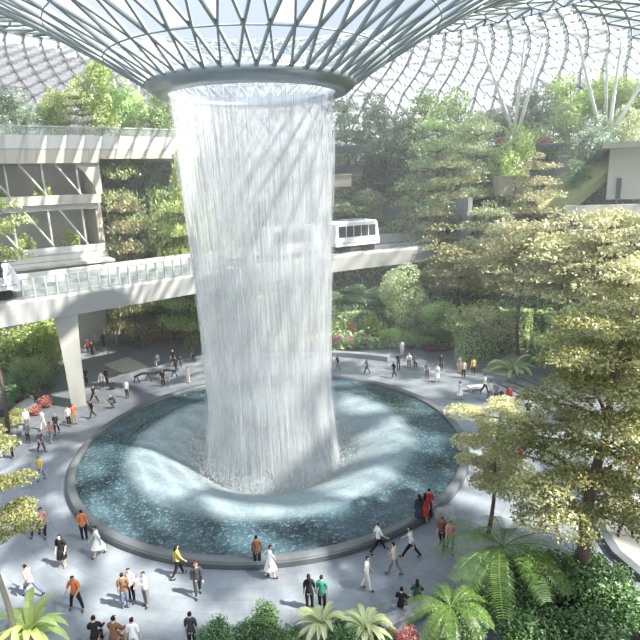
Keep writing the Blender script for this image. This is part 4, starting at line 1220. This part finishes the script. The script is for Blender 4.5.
# white bench, arched bench, slim post, suitcase
P = atz(476, 391, 0); e = empty('bench', (P[0], P[1], 0), .1, 'short white bench on the paving right of the pool', 'bench'); m = MB(); m.box((0, 0, .42), (1.5, .55, .12)); m.build('seat', MAT['white_wall'], e)
for x in (-.55, .55): m = MB(); m.box((x, 0, .18), (.12, .45, .36)); m.build('leg', MAT['white_wall'], e)
P = atz(156, 380, 0); e = empty('arched_bench', (P[0], P[1], 0), .35, 'long dark bench on arched legs left of the waterfall', 'bench'); m = MB()
m.tube([(-2.0, 0, .62), (-1.2, .05, .85), (0, 0, .72), (1.2, -.05, .9), (2.0, 0, .66)], [.10, .13, .12, .13, .10], 8); m.build('seat', MAT['black'], e, True)
for x in (-1.8, -.7, .6, 1.8): m = MB(); m.tube([(x - .28, .2, 0), (x - .06, .05, .6), (x, 0, .74), (x + .06, -.05, .6), (x + .28, -.2, 0)], .05, 6); m.build('leg', MAT['black'], e, True)
P = atz(117, 344, 0); e = empty('post', (P[0], P[1], 0), 0, 'slim pale post standing under the bridge', 'post'); m = MB(); m.tube([(0, 0, 0), (0, 0, 2.9)], .09, 8); m.build('pole', MAT['column_grey'], e); m = MB(); m.box((0, 0, .04), (.4, .4, .08)); m.build('base', MAT['grey_steel'], e)
P = atz(112.5, 389.5, 0); e = empty('suitcase', (P[0], P[1], 0), .5, 'dark suitcase standing beside the man under the bridge', 'suitcase'); m = MB(); m.box((0, 0, .38), (.45, .28, .6)); m.build('case', MAT['black'], e)
m = MB(); m.tube([(-.14, .1, .68), (-.14, .1, 1.0), (.14, .1, 1.0), (.14, .1, .68)], .015, 6); m.build('handle', MAT['grey_steel'], e)
for x in (-.17, .17): m = MB(); m.tube([(x, -.05, .05), (x, .05, .05)], .05, 8); m.build('wheel', MAT['black'], e)

# ================================================================== PEOPLE
def rotx(v, a):      # swing forward (+Y) by a from straight down
    c, s = math.cos(a), math.sin(a); return np.array([v[0], v[1] * c - v[2] * s, v[1] * s + v[2] * c])


def skeleton(lt=0, lk=0, rt=0, rk=0, la=(0, 0, .15), ra=(0, 0, .15), lean=0.0, sp=.0, turn=0.0):
    """thigh swing and knee bend left/right, arms (swing, out, elbow bend), lean of the trunk"""
    J, E, Rr = {}, [], {}
    def add(n, p, r, par=None):
        J[n] = np.array(p, float); Rr[n] = r
        if par: E.append((par, n))
    add('pelvis', (0, 0, .95), .125)
    def up(h, y=0.0, x=0.0): return np.array([x, math.sin(lean) * h + y, .95 + math.cos(lean) * h])
    add('waist', up(.17), .112, 'pelvis'); add('chest', up(.36, .01), .135, 'waist'); add('neckb', up(.50, .0), .085, 'chest')
    add('neck', up(.565, .015), .056, 'neckb'); add('jaw', up(.63, .035), .072, 'neck'); add('skull', up(.695, .03), .098, 'jaw'); add('crown', up(.755, .022), .066, 'skull')
    for s, sg, th, kn, ar in (('L', -1, lt, lk, la), ('R', 1, rt, rk, ra)):
        h = np.array([sg * .095, 0, .90]); add('hip' + s, h, .098, 'pelvis')
        k = h + rotx((sg * (.01 + sp), 0, -.42), th); add('knee' + s, k, .060, 'hip' + s)
        a = k + rotx((sg * (sp * .6), 0, -.40), th - kn); add('ankle' + s, a, .043, 'knee' + s)
        f = rotx((0, 1, 0), (th - kn) * .55); add('heel' + s, a + rotx((0, -.025, -.04), th - kn), .040, 'ankle' + s)
        add('toe' + s, a + f * .17 + np.array([sg * .015, 0, -.05]), .030, 'ankle' + s)
        sh = up(.465, 0, sg * .165); add('shoulder' + s, sh, .068, 'neckb')
        sw, ou, el = ar
        d = rotx((sg * math.sin(.12 + ou), 0, -math.cos(.12 + ou)), sw); e = sh + d * .29; add('elbow' + s, e, .043, 'shoulder' + s)
        d2 = rotx((sg * math.sin(.10 + ou * .3), 0, -math.cos(.1 + ou * .3)), sw + el); w_ = e + d2 * .25; add('wrist' + s, w_, .030, 'elbow' + s)
        hn = w_ + d2 * .075; add('palm' + s, hn, .034, 'wrist' + s)
        fw = rotx((0, 1, 0), sw + el)
        for i, (o, ln) in enumerate(((-.030, .075), (-.010, .088), (.010, .082), (.028, .062))):
            a1 = hn + d2 * (.03 + ln * .45) + fw * o; b1 = a1 + d2 * ln * .42 - np.array([sg * .018, 0, 0]); add('f%d%s' % (i, s), a1, .0095, 'palm' + s); add('g%d%s' % (i, s), b1, .008, 'f%d%s' % (i, s))
        a1 = hn + fw * -.042 * -1 + d2 * .004; add('t0' + s, a1 + np.array([-sg * .012, 0, 0]), .012, 'palm' + s); add('t1' + s, a1 + fw * .018 + d2 * .035, .009, 't0' + s)
    return J, E, Rr


REG = {'pelvis': 'hips', 'waist': 'torso', 'chest': 'torso', 'neckb': 'torso', 'neck': 'neck', 'jaw': 'head', 'skull': 'head', 'crown': 'head'}


def region(a, b):
    for p in ('shoulder', 'elbow'):
        if b.startswith(p): return 'torso' if p == 'shoulder' else 'upperarm'
    if b.startswith('wrist'): return 'forearm'
    if b[:4] == 'palm' or b[0] in 'fgt' and b[1:2].isdigit(): return 'hand'
    if b.startswith('hip'): return 'hips'
    if b.startswith('knee'): return 'thigh'
    if b.startswith('ankle'): return 'shin'
    if b.startswith('heel') or b.startswith('toe'): return 'foot'
    return REG.get(b, 'torso')


def body_meshes(key, **kw):
    J, E, Rr = skeleton(**kw)
    zmin = min(J[n][2] - Rr[n] for n in J if n.startswith(('heel', 'toe')))
    if key.startswith('sit'): zmin = J['pelvis'][2] - .13 - .44
    for n in J: J[n] = J[n] - np.array([0, 0, zmin])
    names = list(J); idx = {n: i for i, n in enumerate(names)}
    me = bpy.data.meshes.new('tmp'); me.from_pydata([tuple(J[n]) for n in names], [(idx[a], idx[b]) for a, b in E], []); me.update()
    ob = bpy.data.objects.new('tmp', me); COL.objects.link(ob)
    sk = ob.modifiers.new('skin', 'SKIN'); sk.use_smooth_shade = True; sk.branch_smoothing = .3
    ob.modifiers.new('sub', 'SUBSURF').levels = 1
    for i, n in enumerate(names):
        v = me.skin_vertices[0].data[i]; r = Rr[n]; v.radius = (r, r); v.use_root = (n == 'pelvis')
    bpy.context.view_layer.update(); dg = bpy.context.evaluated_depsgraph_get()
    bm_ = bpy.data.meshes.new_from_object(ob.evaluated_get(dg)); bm_.name = 'body'
    bpy.data.objects.remove(ob)
    n = len(bm_.vertices); V = np.zeros(n * 3, np.float32); bm_.vertices.foreach_get('co', V); V = V.reshape(-1, 3).astype(float)
    best = np.full(n, 1e9); reg = np.empty(n, object)
    for a, b in E:
        p, q = J[a], J[b]; d = q - p; t = np.clip(((V - p) @ d) / max(1e-9, d @ d), 0, 1)
        dist = np.linalg.norm(V - (p + t[:, None] * d), axis=1) - (Rr[a] * (1 - t) + Rr[b] * t)
        m_ = dist < best; best[m_] = dist[m_]; reg[m_] = region(a, b)
    # flatten the trunk front to back, shape the face
    ctr = J['chest'][1]
    tr = np.isin(reg, ['torso', 'hips']); V[tr, 1] = J['waist'][1] + (V[tr, 1] - J['waist'][1]) * (.86 if not key.startswith('sit') else .95)
    hd_ = reg == 'head'; hc = J['skull']
    V[hd_, 0] = hc[0] + (V[hd_, 0] - hc[0]) * .84
    bm_.vertices.foreach_set('co', V.astype(np.float32).ravel()); bm_.update()
    NR = np.zeros(n * 3, np.float32); bm_.vertices.foreach_get('normal', NR); NR = NR.reshape(-1, 3)
    faces = [tuple(p.vertices) for p in bm_.polygons]

    def shell(nm, regs, off, extra=None):
        fs = [f for f in faces if all(reg[i] in regs and (extra is None or extra(V[i])) for i in f)]
        if not fs: return None
        used = sorted({i for f in fs for i in f}); mp = {i: k for k, i in enumerate(used)}
        q = bpy.data.meshes.new(nm); q.from_pydata([tuple(V[i] + NR[i] * off) for i in used], [], [tuple(mp[i] for i in f) for f in fs]); q.update()
        q.polygons.foreach_set('use_smooth', [True] * len(fs)); return q
    out = {'body': bm_, 'J': J}
    out['shirt'] = shell('shirt', {'torso', 'upperarm', 'hips'}, .016, lambda v: True)
    out['long_shirt'] = shell('shirt', {'torso', 'upperarm', 'forearm', 'hips'}, .017)
    out['trousers'] = shell('trousers', {'hips', 'thigh', 'shin'}, .013)
    out['shorts'] = shell('shorts', {'hips', 'thigh'}, .015)
    out['shoeL'] = shell('shoe', {'foot'}, .012, lambda v: v[0] > 0); out['shoeR'] = shell('shoe', {'foot'}, .012, lambda v: v[0] <= 0)
    h = J['skull']
    out['hair'] = shell('hair', {'head'}, .016, lambda v: (v[2] > h[2] + .03) or (v[1] < h[1] + .035 and v[2] > h[2] - .075))
    lh = MB(); lh.tube([h + (0, -.055, .02), h + (0, -.095, -.10), h + (0, -.09, -.24), h + (0, -.075, -.31)], [.075, .085, .07, .03], 8)
    out['long_hair'] = lh.mesh('hair_length', True)
    # skirt or dress hem around the thighs
    wz = J['pelvis']; kz = (J['kneeL'] + J['kneeR']) / 2; hw = abs(J['kneeL'][1] - J['kneeR'][1]) / 2
    sk_ = MB(); P = []
    for k, (t, r) in enumerate(((-.25, .125), (0, .165), (.35, .20), (.75, .235), (1.0, .25))):
        c = wz + (kz - wz) * max(t, 0) + np.array([0, 0, -.25 * wz[2] * .4 * t if t < 0 else 0])
        for j in range(14):
            a = 2 * PI * j / 14; P.append((c[0] + r * math.cos(a), c[1] + (r * .85 + hw * max(t, 0)) * math.sin(a), c[2]))
    sk_.add(P, [(i * 14 + j, i * 14 + (j + 1) % 14, (i + 1) * 14 + (j + 1) % 14, (i + 1) * 14 + j) for i in range(4) for j in range(14)]); out['skirt'] = sk_.mesh('skirt', True)
    # eyes, nose, mouth, ears in one small face mesh
    fm = MB(); fy = h[1] + .088
    for sx_ in (-.032, .032): fm.box((h[0] + sx_, fy, h[2] + .005), (.026, .014, .013), mi=1); fm.box((h[0] + sx_, fy + .003, h[2] + .026), (.034, .012, .006), mi=1)
    fm.add([(h[0] - .016, fy, h[2] - .032), (h[0] + .016, fy, h[2] - .032), (h[0], fy + .034, h[2] - .028), (h[0], fy + .004, h[2] + .012)], [(0, 1, 2), (0, 2, 3), (1, 3, 2), (0, 3, 1)])
    fm.box((h[0], fy - .012, h[2] - .058), (.044, .014, .010), mi=2)
    for sx_ in (-.083, .083): fm.box((h[0] + sx_, h[1], h[2] - .008), (.016, .03, .055))
    out['face'] = fm.mesh('face')
    return out


POSE = {
    'stand': body_meshes('stand', lt=.03, lk=.04, rt=-.03, rk=.02, la=(.05, 0, .2), ra=(0, .05, .25)),
    'relax': body_meshes('relax', lt=.12, lk=.2, rt=-.02, rk=0, la=(-.1, .25, .9), ra=(.1, 0, .2), sp=.01),
    'walk': body_meshes('walk', lt=.38, lk=.12, rt=-.30, rk=.28, la=(-.35, 0, .3), ra=(.35, 0, .35), lean=.05),
    'stroll': body_meshes('stroll', lt=-.2, lk=.2, rt=.24, rk=.1, la=(.2, 0, .3), ra=(-.22, 0, .2), lean=.03),
    'stride': body_meshes('stride', lt=.58, lk=.12, rt=-.48, rk=.2, la=(-.5, 0, .35), ra=(.45, 0, .5), lean=.08),
    'run': body_meshes('run', lt=.75, lk=.75, rt=-.55, rk=.55, la=(-.7, .1, 1.2), ra=(.6, .1, 1.2), lean=.24),
    'photo': body_meshes('photo', lt=.04, lk=.03, rt=-.04, rk=.02, la=(1.15, .1, 1.25), ra=(1.15, .1, 1.25), lean=-.03),
    'wide': body_meshes('wide', lt=.05, lk=.05, rt=-.05, rk=.05, la=(.2, .2, 1.3), ra=(.1, .25, .6), sp=.12),
    'sit': body_meshes('sit', lt=1.5, lk=1.45, rt=1.45, rk=1.4, la=(.45, .05, .7), ra=(.5, .05, .7), lean=.12),
    'crouch': body_meshes('crouch', lt=1.7, lk=2.2, rt=1.2, rk=2.1, la=(.8, .1, .5), ra=(.7, .1, .7), lean=.5),
}
CL = {}
PALETTE = {'black': (.018, .018, .022), 'charcoal': (.05, .052, .06), 'grey': (.22, .22, .23), 'navy': (.03, .04, .08), 'white': (.80, .79, .77), 'cream': (.62, .55, .44), 'red': (.45, .05, .05), 'pink': (.62, .28, .27),
           'orange': (.62, .19, .07), 'yellow': (.62, .47, .12), 'tan': (.42, .30, .19), 'brown': (.20, .10, .06), 'green': (.05, .26, .17), 'darkgreen': (.04, .09, .05), 'blue': (.14, .22, .36), 'denim': (.12, .16, .22), 'pale': (.72, .70, .66),
           'skin_light': (.62, .42, .31), 'skin_mid': (.46, .29, .19), 'skin_dark': (.22, .12, .08), 'hair_black': (.015, .013, .012), 'hair_brown': (.10, .055, .03), 'hair_grey': (.5, .48, .45), 'hair_red': (.30, .05, .03)}


def cloth(n):
    if n not in CL: CL[n] = plain(n.replace('_', ' ') + (' skin' if False else ''), PALETTE[n], .75, var=.12, scale=9, spec=.2)
    return CL[n]


def person(px, py, pose, face, top, bottom, label, hair='hair_black', skin='skin_light', s=1.0, long=False, sleeves=False, skirt=False, zb=0.0, group=None, bag=None):
    """stands at the ground point seen at (px, py); face: 0 away from us, 90 to the left, 180 towards us, -90 to the right"""
    P = atz(px, py, zb); B_ = POSE[pose]
    e = empty('person', (P[0], P[1], zb + (.02 if pose == 'sit' else 0)), math.radians(face), label, 'person', group)
    def put(nm, key, mat):
        if B_[key] is None: return
        o = link(nm, B_[key], None, e); set_mat(o, cloth(mat))
    put('body', 'body', skin)
    put('shirt', 'long_shirt' if sleeves else 'shirt', top)
    if skirt: put('skirt', 'skirt', bottom)
    else: put('trousers', 'trousers', bottom)
    for q in ('shoeL', 'shoeR'): put('shoe', q, 'charcoal' if top != 'black' else 'grey')
    put('hair', 'hair', hair)
    if long: put('hair_length', 'long_hair', hair)
    f = link('face', B_['face'], None, e)
    if len(f.data.materials) == 0:
        for m in (cloth('skin_mid'), cloth('black'), cloth('red')): f.data.materials.append(m)
    f.material_slots[0].link = 'OBJECT'; f.material_slots[0].material = cloth(skin)
    if bag:
        J = B_['J']; m = MB(); c = J['chest']; m.box((0, c[1] - .19, c[2] - .04), (.30, .15, .40), taper=.85); o = m.build('backpack', cloth(bag), e)
    e.scale = (s, s, s)
    return e


W = 'skin_light'; D = 'skin_mid'
# (x, y of the feet, pose, facing, top, bottom, label, options)
FOLK = [
    # --- paving in front of the pool
    (36, 536, 'stroll', 176, 'charcoal', 'black', 'person in a dark open jacket walking beside the pale-topped woman, left of the pool rim', dict(skin=D)),
    (45, 536, 'walk', 190, 'pink', 'black', 'woman with long dark hair and pale pink top walking left of the pool rim', dict(long=True)),
    (85, 540, 'stand', 20, 'orange', 'black', 'person in an orange-tan top and black trousers standing against the left pool rim', dict()),
    (63.7, 566, 'relax', 170, 'black', 'black', 'woman in a short black dress standing on the open paving at the left', dict(skirt=True, long=True)),
    (100, 556, 'walk', 120, 'white', 'white', 'person all in white walking close to the lower left pool rim', dict(skirt=True)),
    (33, 596, 'run', 70, 'pink', 'denim', 'person in a pink and white top hurrying left across the lower left paving', dict(skin=D)),
    (77.5, 610, 'wide', 175, 'orange', 'black', 'person in an orange top standing with legs apart at the lower left', dict(skin=D)),
    (126, 608, 'stand', 20, 'brown', 'denim', 'person in a dark brown shirt, back turned, in the lower left group of three', dict()),
    (132.5, 602, 'stand', 170, 'white', 'black', 'person in a white top and black trousers in the middle of the group of three', dict()),
    (147, 606, 'photo', 150, 'white', 'grey', 'person in white with raised arms at the right of the group of three', dict()),
    (178.7, 577, 'walk', -60, 'yellow', 'black', 'person in a yellow top walking beside the lower pool rim', dict(long=True)),
    (198.5, 596, 'stroll', 200, 'charcoal', 'charcoal', 'person with red hair and dark grey clothes walking below the pool', dict(hair='hair_red', sleeves=True)),
    (258, 568, 'stand', 10, 'brown', 'black', 'person in dark brown looking at the water from the front pool rim', dict(sleeves=True, skin=D)),
    (271, 578, 'stroll', -80, 'white', 'white', 'person in a long white dress beside the front pool rim', dict(skirt=True, sleeves=True)),
    (378, 553, 'stride', -80, 'white', 'black', 'person in a white top striding right along the front pool rim', dict()),
    (411, 558, 'stride', 75, 'pale', 'black', 'person in a pale shirt and black trousers striding left below the pool rim', dict()),
    (394.5, 575, 'walk', 60, 'cream', 'grey', 'person in a beige shirt and grey trousers walking behind the long-stepping one', dict()),
    (367, 590, 'stroll', -100, 'white', 'pale', 'person in pale clothes walking alone on the paving at the front right', dict()),
    (310, 610, 'stand', 5, 'black', 'black', 'person in black standing next to the green shirt at the bottom middle', dict(long=True)),
    (322.5, 611, 'stand', -10, 'green', 'black', 'person in a green shirt seen from behind at the bottom middle', dict()),
    (419, 524, 'stand', 10, 'charcoal', 'charcoal', 'woman in a dark grey long dress, left of the trio at the right pool rim', dict(skirt=True, sleeves=True, long=True)),
    (424.5, 523, 'stand', -10, 'red', 'red', 'woman in a red dress, middle of the trio at the right pool rim', dict(skirt=True, long=True)),
    (428.5, 518, 'stand', -20, 'red', 'black', 'person in red top and black trousers, right of the trio at the rim', dict()),
    (442, 547, 'walk', 160, 'brown', 'black', 'person in a brownish top walking beside the white-flowered shrub, left of a pair', dict(skin=D)),
    (450, 551, 'walk', 170, 'pink', 'denim', 'person in a pinkish top and dark jeans walking beside the white-flowered shrub', dict()),
    (193, 650, 'stand', 0, 'charcoal', 'black', 'person whose dark head shows at the bottom edge left of the two green shrubs', dict()),
    # --- left of the pool
    (42, 480, 'stroll', 175, 'yellow', 'blue', 'person in a yellow top and blue trousers by the leaf pads at the left', dict()),
    (13, 458, 'stand', 120, 'cream', 'black', 'person in a beige top by the left edge above the near leaf pads', dict()),
    (3, 457, 'stand', 80, 'blue', 'pale', 'person in pale blue cut by the left edge', dict()),
    (29, 443, 'stand', 180, 'grey', 'charcoal', 'person in grey standing in the sun near the corner bed', dict(sleeves=True)),
    (42, 452, 'walk', -120, 'navy', 'charcoal', 'person in navy walking between the corner bed and the pool', dict(skin=D)),
    (28, 429, 'stand', 200, 'white', 'grey', 'person with a white top behind the one in grey near the corner bed', dict(hair='hair_grey')),
    (44, 430, 'stroll', 160, 'white', 'pale', 'person in white walking below the red flowers', dict()),
    (52.4, 442, 'walk', 170, 'pink', 'grey', 'person in a pink top walking left of the pool with a dark-clothed companion', dict(skin=D)),
    (57.5, 434, 'stroll', 190, 'charcoal', 'black', 'person in dark clothes with pale hair beside the pink top left of the pool', dict(hair='hair_grey')),
    (69.6, 426, 'stand', 180, 'white', 'black', 'person in a white top and black trousers at the foot of the bridge column', dict()),
    (75, 424, 'stand', -150, 'orange', 'tan', 'person in orange and tan right at the foot of the bridge column', dict(long=True)),
    (93, 419, 'walk', 130, 'black', 'charcoal', 'person in black walking along the upper left pool rim', dict()),
    (94.5, 403, 'stride', -110, 'black', 'black', 'person in black striding right of the bridge column', dict(sleeves=True)),
    (87, 384.5, 'stand', 160, 'black', 'black', 'person in black standing right of the middle of the bridge column', dict()),
    (102.5, 389.5, 'relax', 200, 'grey', 'charcoal', 'person in a grey top beside the one with the suitcase', dict()),
    (107.5, 385, 'stand', 150, 'black', 'black', 'person in black standing by a suitcase left of the waterfall', dict(sleeves=True)),
    (116, 408, 'crouch', 120, 'charcoal', 'charcoal', 'crouching person in dark clothes by the upper left pool rim', dict(hair='hair_grey', sleeves=True)),
    (127.5, 398, 'stand', 170, 'white', 'charcoal', 'person in a white top facing us near the upper left pool rim', dict()),
    (163.6, 387, 'stand', 190, 'black', 'black', 'adult in black with a child, just above the pool left of the waterfall', dict()),
    (168.3, 386.5, 'stand', 180, 'grey', 'denim', 'small child in grey beside an adult in black left of the waterfall', dict(s=.68)),
    (174, 366, 'stand', 170, 'black', 'charcoal', 'tall person in black standing behind the arched bench', dict(s=1.08)),
    (176.5, 372, 'walk', 150, 'charcoal', 'black', 'person in charcoal walking past the right end of the arched bench', dict(skin=D)),
    (181, 367, 'stand', 180, 'navy', 'navy', 'child in navy near the right end of the arched bench', dict(s=.7)),
    (193.7, 362, 'stroll', 110, 'charcoal', 'black', 'person in charcoal walking farthest back beside the left edge of the waterfall', dict()),
    (188.5, 383, 'stand', 170, 'pale', 'pale', 'person in pale clothes at the pool rim beside the left edge of the waterfall', dict()),
    (159, 365, 'sit', 150, 'white', 'pale', 'person in white seated behind the arched bench', dict(zb=0.0)),
    (136, 347.5, 'stand', 180, 'grey', 'charcoal', 'person in grey standing at the far back right of the slim post', dict()),
    (104, 347, 'stand', 170, 'charcoal', 'black', 'person in charcoal at the far back left of the slim post', dict(sleeves=True)),
    (88.5, 353, 'walk', 190, 'red', 'charcoal', 'person in a red top at the left of the far group under the bridge', dict()),
    (93, 356, 'stand', 170, 'black', 'black', 'person in black in front of the far group under the bridge', dict(sleeves=True, skin=D)),
    (97, 345, 'stand', 180, 'pink', 'pale', 'person in pink and white at the back of the far group under the bridge', dict(long=True)),
    (74.5, 331.5, 'walk', 200, 'black', 'black', 'person in black walking directly under the bridge beside the column, farthest away', dict(sleeves=True)),
    (56, 355, 'stand', 180, 'black', 'charcoal', 'person in black standing at the edge of the lime shrubs', dict()),
    (77.5, 355, 'stand', 160, 'charcoal', 'charcoal', 'person in charcoal half hidden by the bridge column', dict(skin=D)),
    # --- behind the pool and right of the waterfall
    (331, 367, 'stand', 180, 'charcoal', 'black', 'person in charcoal just emerging from the right edge of the waterfall', dict()),
    (338, 371, 'walk', 100, 'black', 'grey', 'person in black at the far pool rim, nearest the right edge of the waterfall', dict()),
    (340.6, 350.5, 'stand', 180, 'red', 'pale', 'person in red standing in front of the pink flowers', dict()),
    (367, 374, 'walk', 90, 'grey', 'charcoal', 'person in grey walking left along the far pool rim', dict(sleeves=True)),
    (394, 378, 'walk', 110, 'black', 'navy', 'person in black at the far pool rim right of the grey walker', dict()),
    (398.5, 370, 'relax', 160, 'navy', 'charcoal', 'person in navy behind the one in black at the far pool rim', dict(skin=D)),
    (402, 356, 'stand', 170, 'white', 'pale', 'person in white standing behind the far seat wall', dict()),
    (409, 365.5, 'sit', 170, 'white', 'charcoal', 'person in white top and dark trousers seated on the far seat wall', dict(zb=.12)),
    (414, 367, 'sit', 190, 'grey', 'navy', 'person in grey seated on the far seat wall, right of two', dict(zb=.12)),
    (427, 379, 'stand', 180, 'grey', 'charcoal', 'person in grey at the upper right pool rim left of the one in white', dict()),
    (437, 382, 'stroll', 150, 'white', 'white', 'woman in a white dress at the upper right pool rim', dict(skirt=True, long=True)),
    (441, 370.5, 'stand', 170, 'charcoal', 'black', 'person in charcoal below the red flower row', dict(sleeves=True)),
    (459, 373, 'stand', 190, 'grey', 'tan', 'person in grey at the left of the small group by the hedge', dict()),
    (463.4, 378, 'stand', 170, 'cream', 'black', 'person in a beige top at the front of the small group by the hedge', dict(skin=D)),
    (473, 375, 'stand', 180, 'yellow', 'black', 'person in a yellow top at the foot of the hedge', dict()),
    (459.5, 400, 'stroll', 110, 'white', 'white', 'woman in a long white dress alone on the paving right of the pool', dict(skirt=True, sleeves=True, long=True)),
    (484.4, 394, 'walk', -120, 'white', 'black', 'person in a white top and black trousers walking by the white bench', dict(s=1.08)),
    (490, 400, 'stroll', -90, 'pale', 'denim', 'person in pale clothes right of the walker by the white bench', dict()),
    (495.8, 402, 'stand', 150, 'grey', 'black', 'person in grey and black between the white bench and the red shirt', dict()),
    (501, 403, 'stand', 180, 'charcoal', 'grey', 'child in charcoal left of the person in the red shirt', dict(s=.7)),
    (508.7, 406, 'stand', 160, 'red', 'black', 'person in a dark red shirt standing at the curved steps', dict(sleeves=True)),
    (511.6, 374, 'stand', 90, 'grey', 'grey', 'person in grey standing in front of the broad-leaved plants', dict(sleeves=True)),
    (527.5, 421, 'stand', 180, 'black', 'black', 'person in black at the left edge of the big near crown', dict()),
    (512, 426, 'stand', 170, 'navy', 'charcoal', 'person in navy just above the small slim tree', dict(skin=D)),
    (520, 468, 'stand', 150, 'red', 'pink', 'person in a red top between the small slim tree and the big tree', dict()),
    (512.5, 467, 'walk', -150, 'black', 'black', 'person in black beside the red top, between the slim tree and the big tree', dict()),
    (547, 507, 'walk', 140, 'black', 'black', 'person in black walking behind the leaf tiers of the big tree', dict()),
    (625, 536, 'wide', 175, 'brown', 'black', 'person in dark trousers standing on the pale raised platform under the big tree', dict(zb=.30, sleeves=True, s=1.1)),
    (630, 478, 'stand', 160, 'pink', 'charcoal', 'person in pink behind the big tree at the right edge', dict()),
    # --- seated at the bottom
    (401, 617, 'sit', -20, 'black', 'black', 'person in black seated on the ledge at the bottom, seen from behind', dict(sleeves=True)),
    (417, 609, 'sit', -10, 'darkgreen', 'charcoal', 'person in dark green seated on the bottom ledge beside the one in black', dict(sleeves=True, long=True)),
    (97, 650, 'sit', 10, 'black', 'black', 'person in black seated at the bottom edge on the left', dict(sleeves=True, s=1.1)),
    (116, 652, 'sit', -10, 'brown', 'tan', 'person in a yellow-brown jacket seated at the bottom edge on the left', dict(sleeves=True, s=1.15)),
    (136, 656, 'stand', 0, 'white', 'pale', 'person in white at the bottom edge beside the yellow-brown jacket', dict()),
]
for (px, py, pose, face, top, bot, lab, opt) in FOLK:
    k = dict(opt); k['s'] = k.get('s', 1.0) * (1.05 if py > 500 else 1.0)
    lab = lab if 'person' in lab else lab
    person(px, py, pose, face, top, bot, lab, **k)
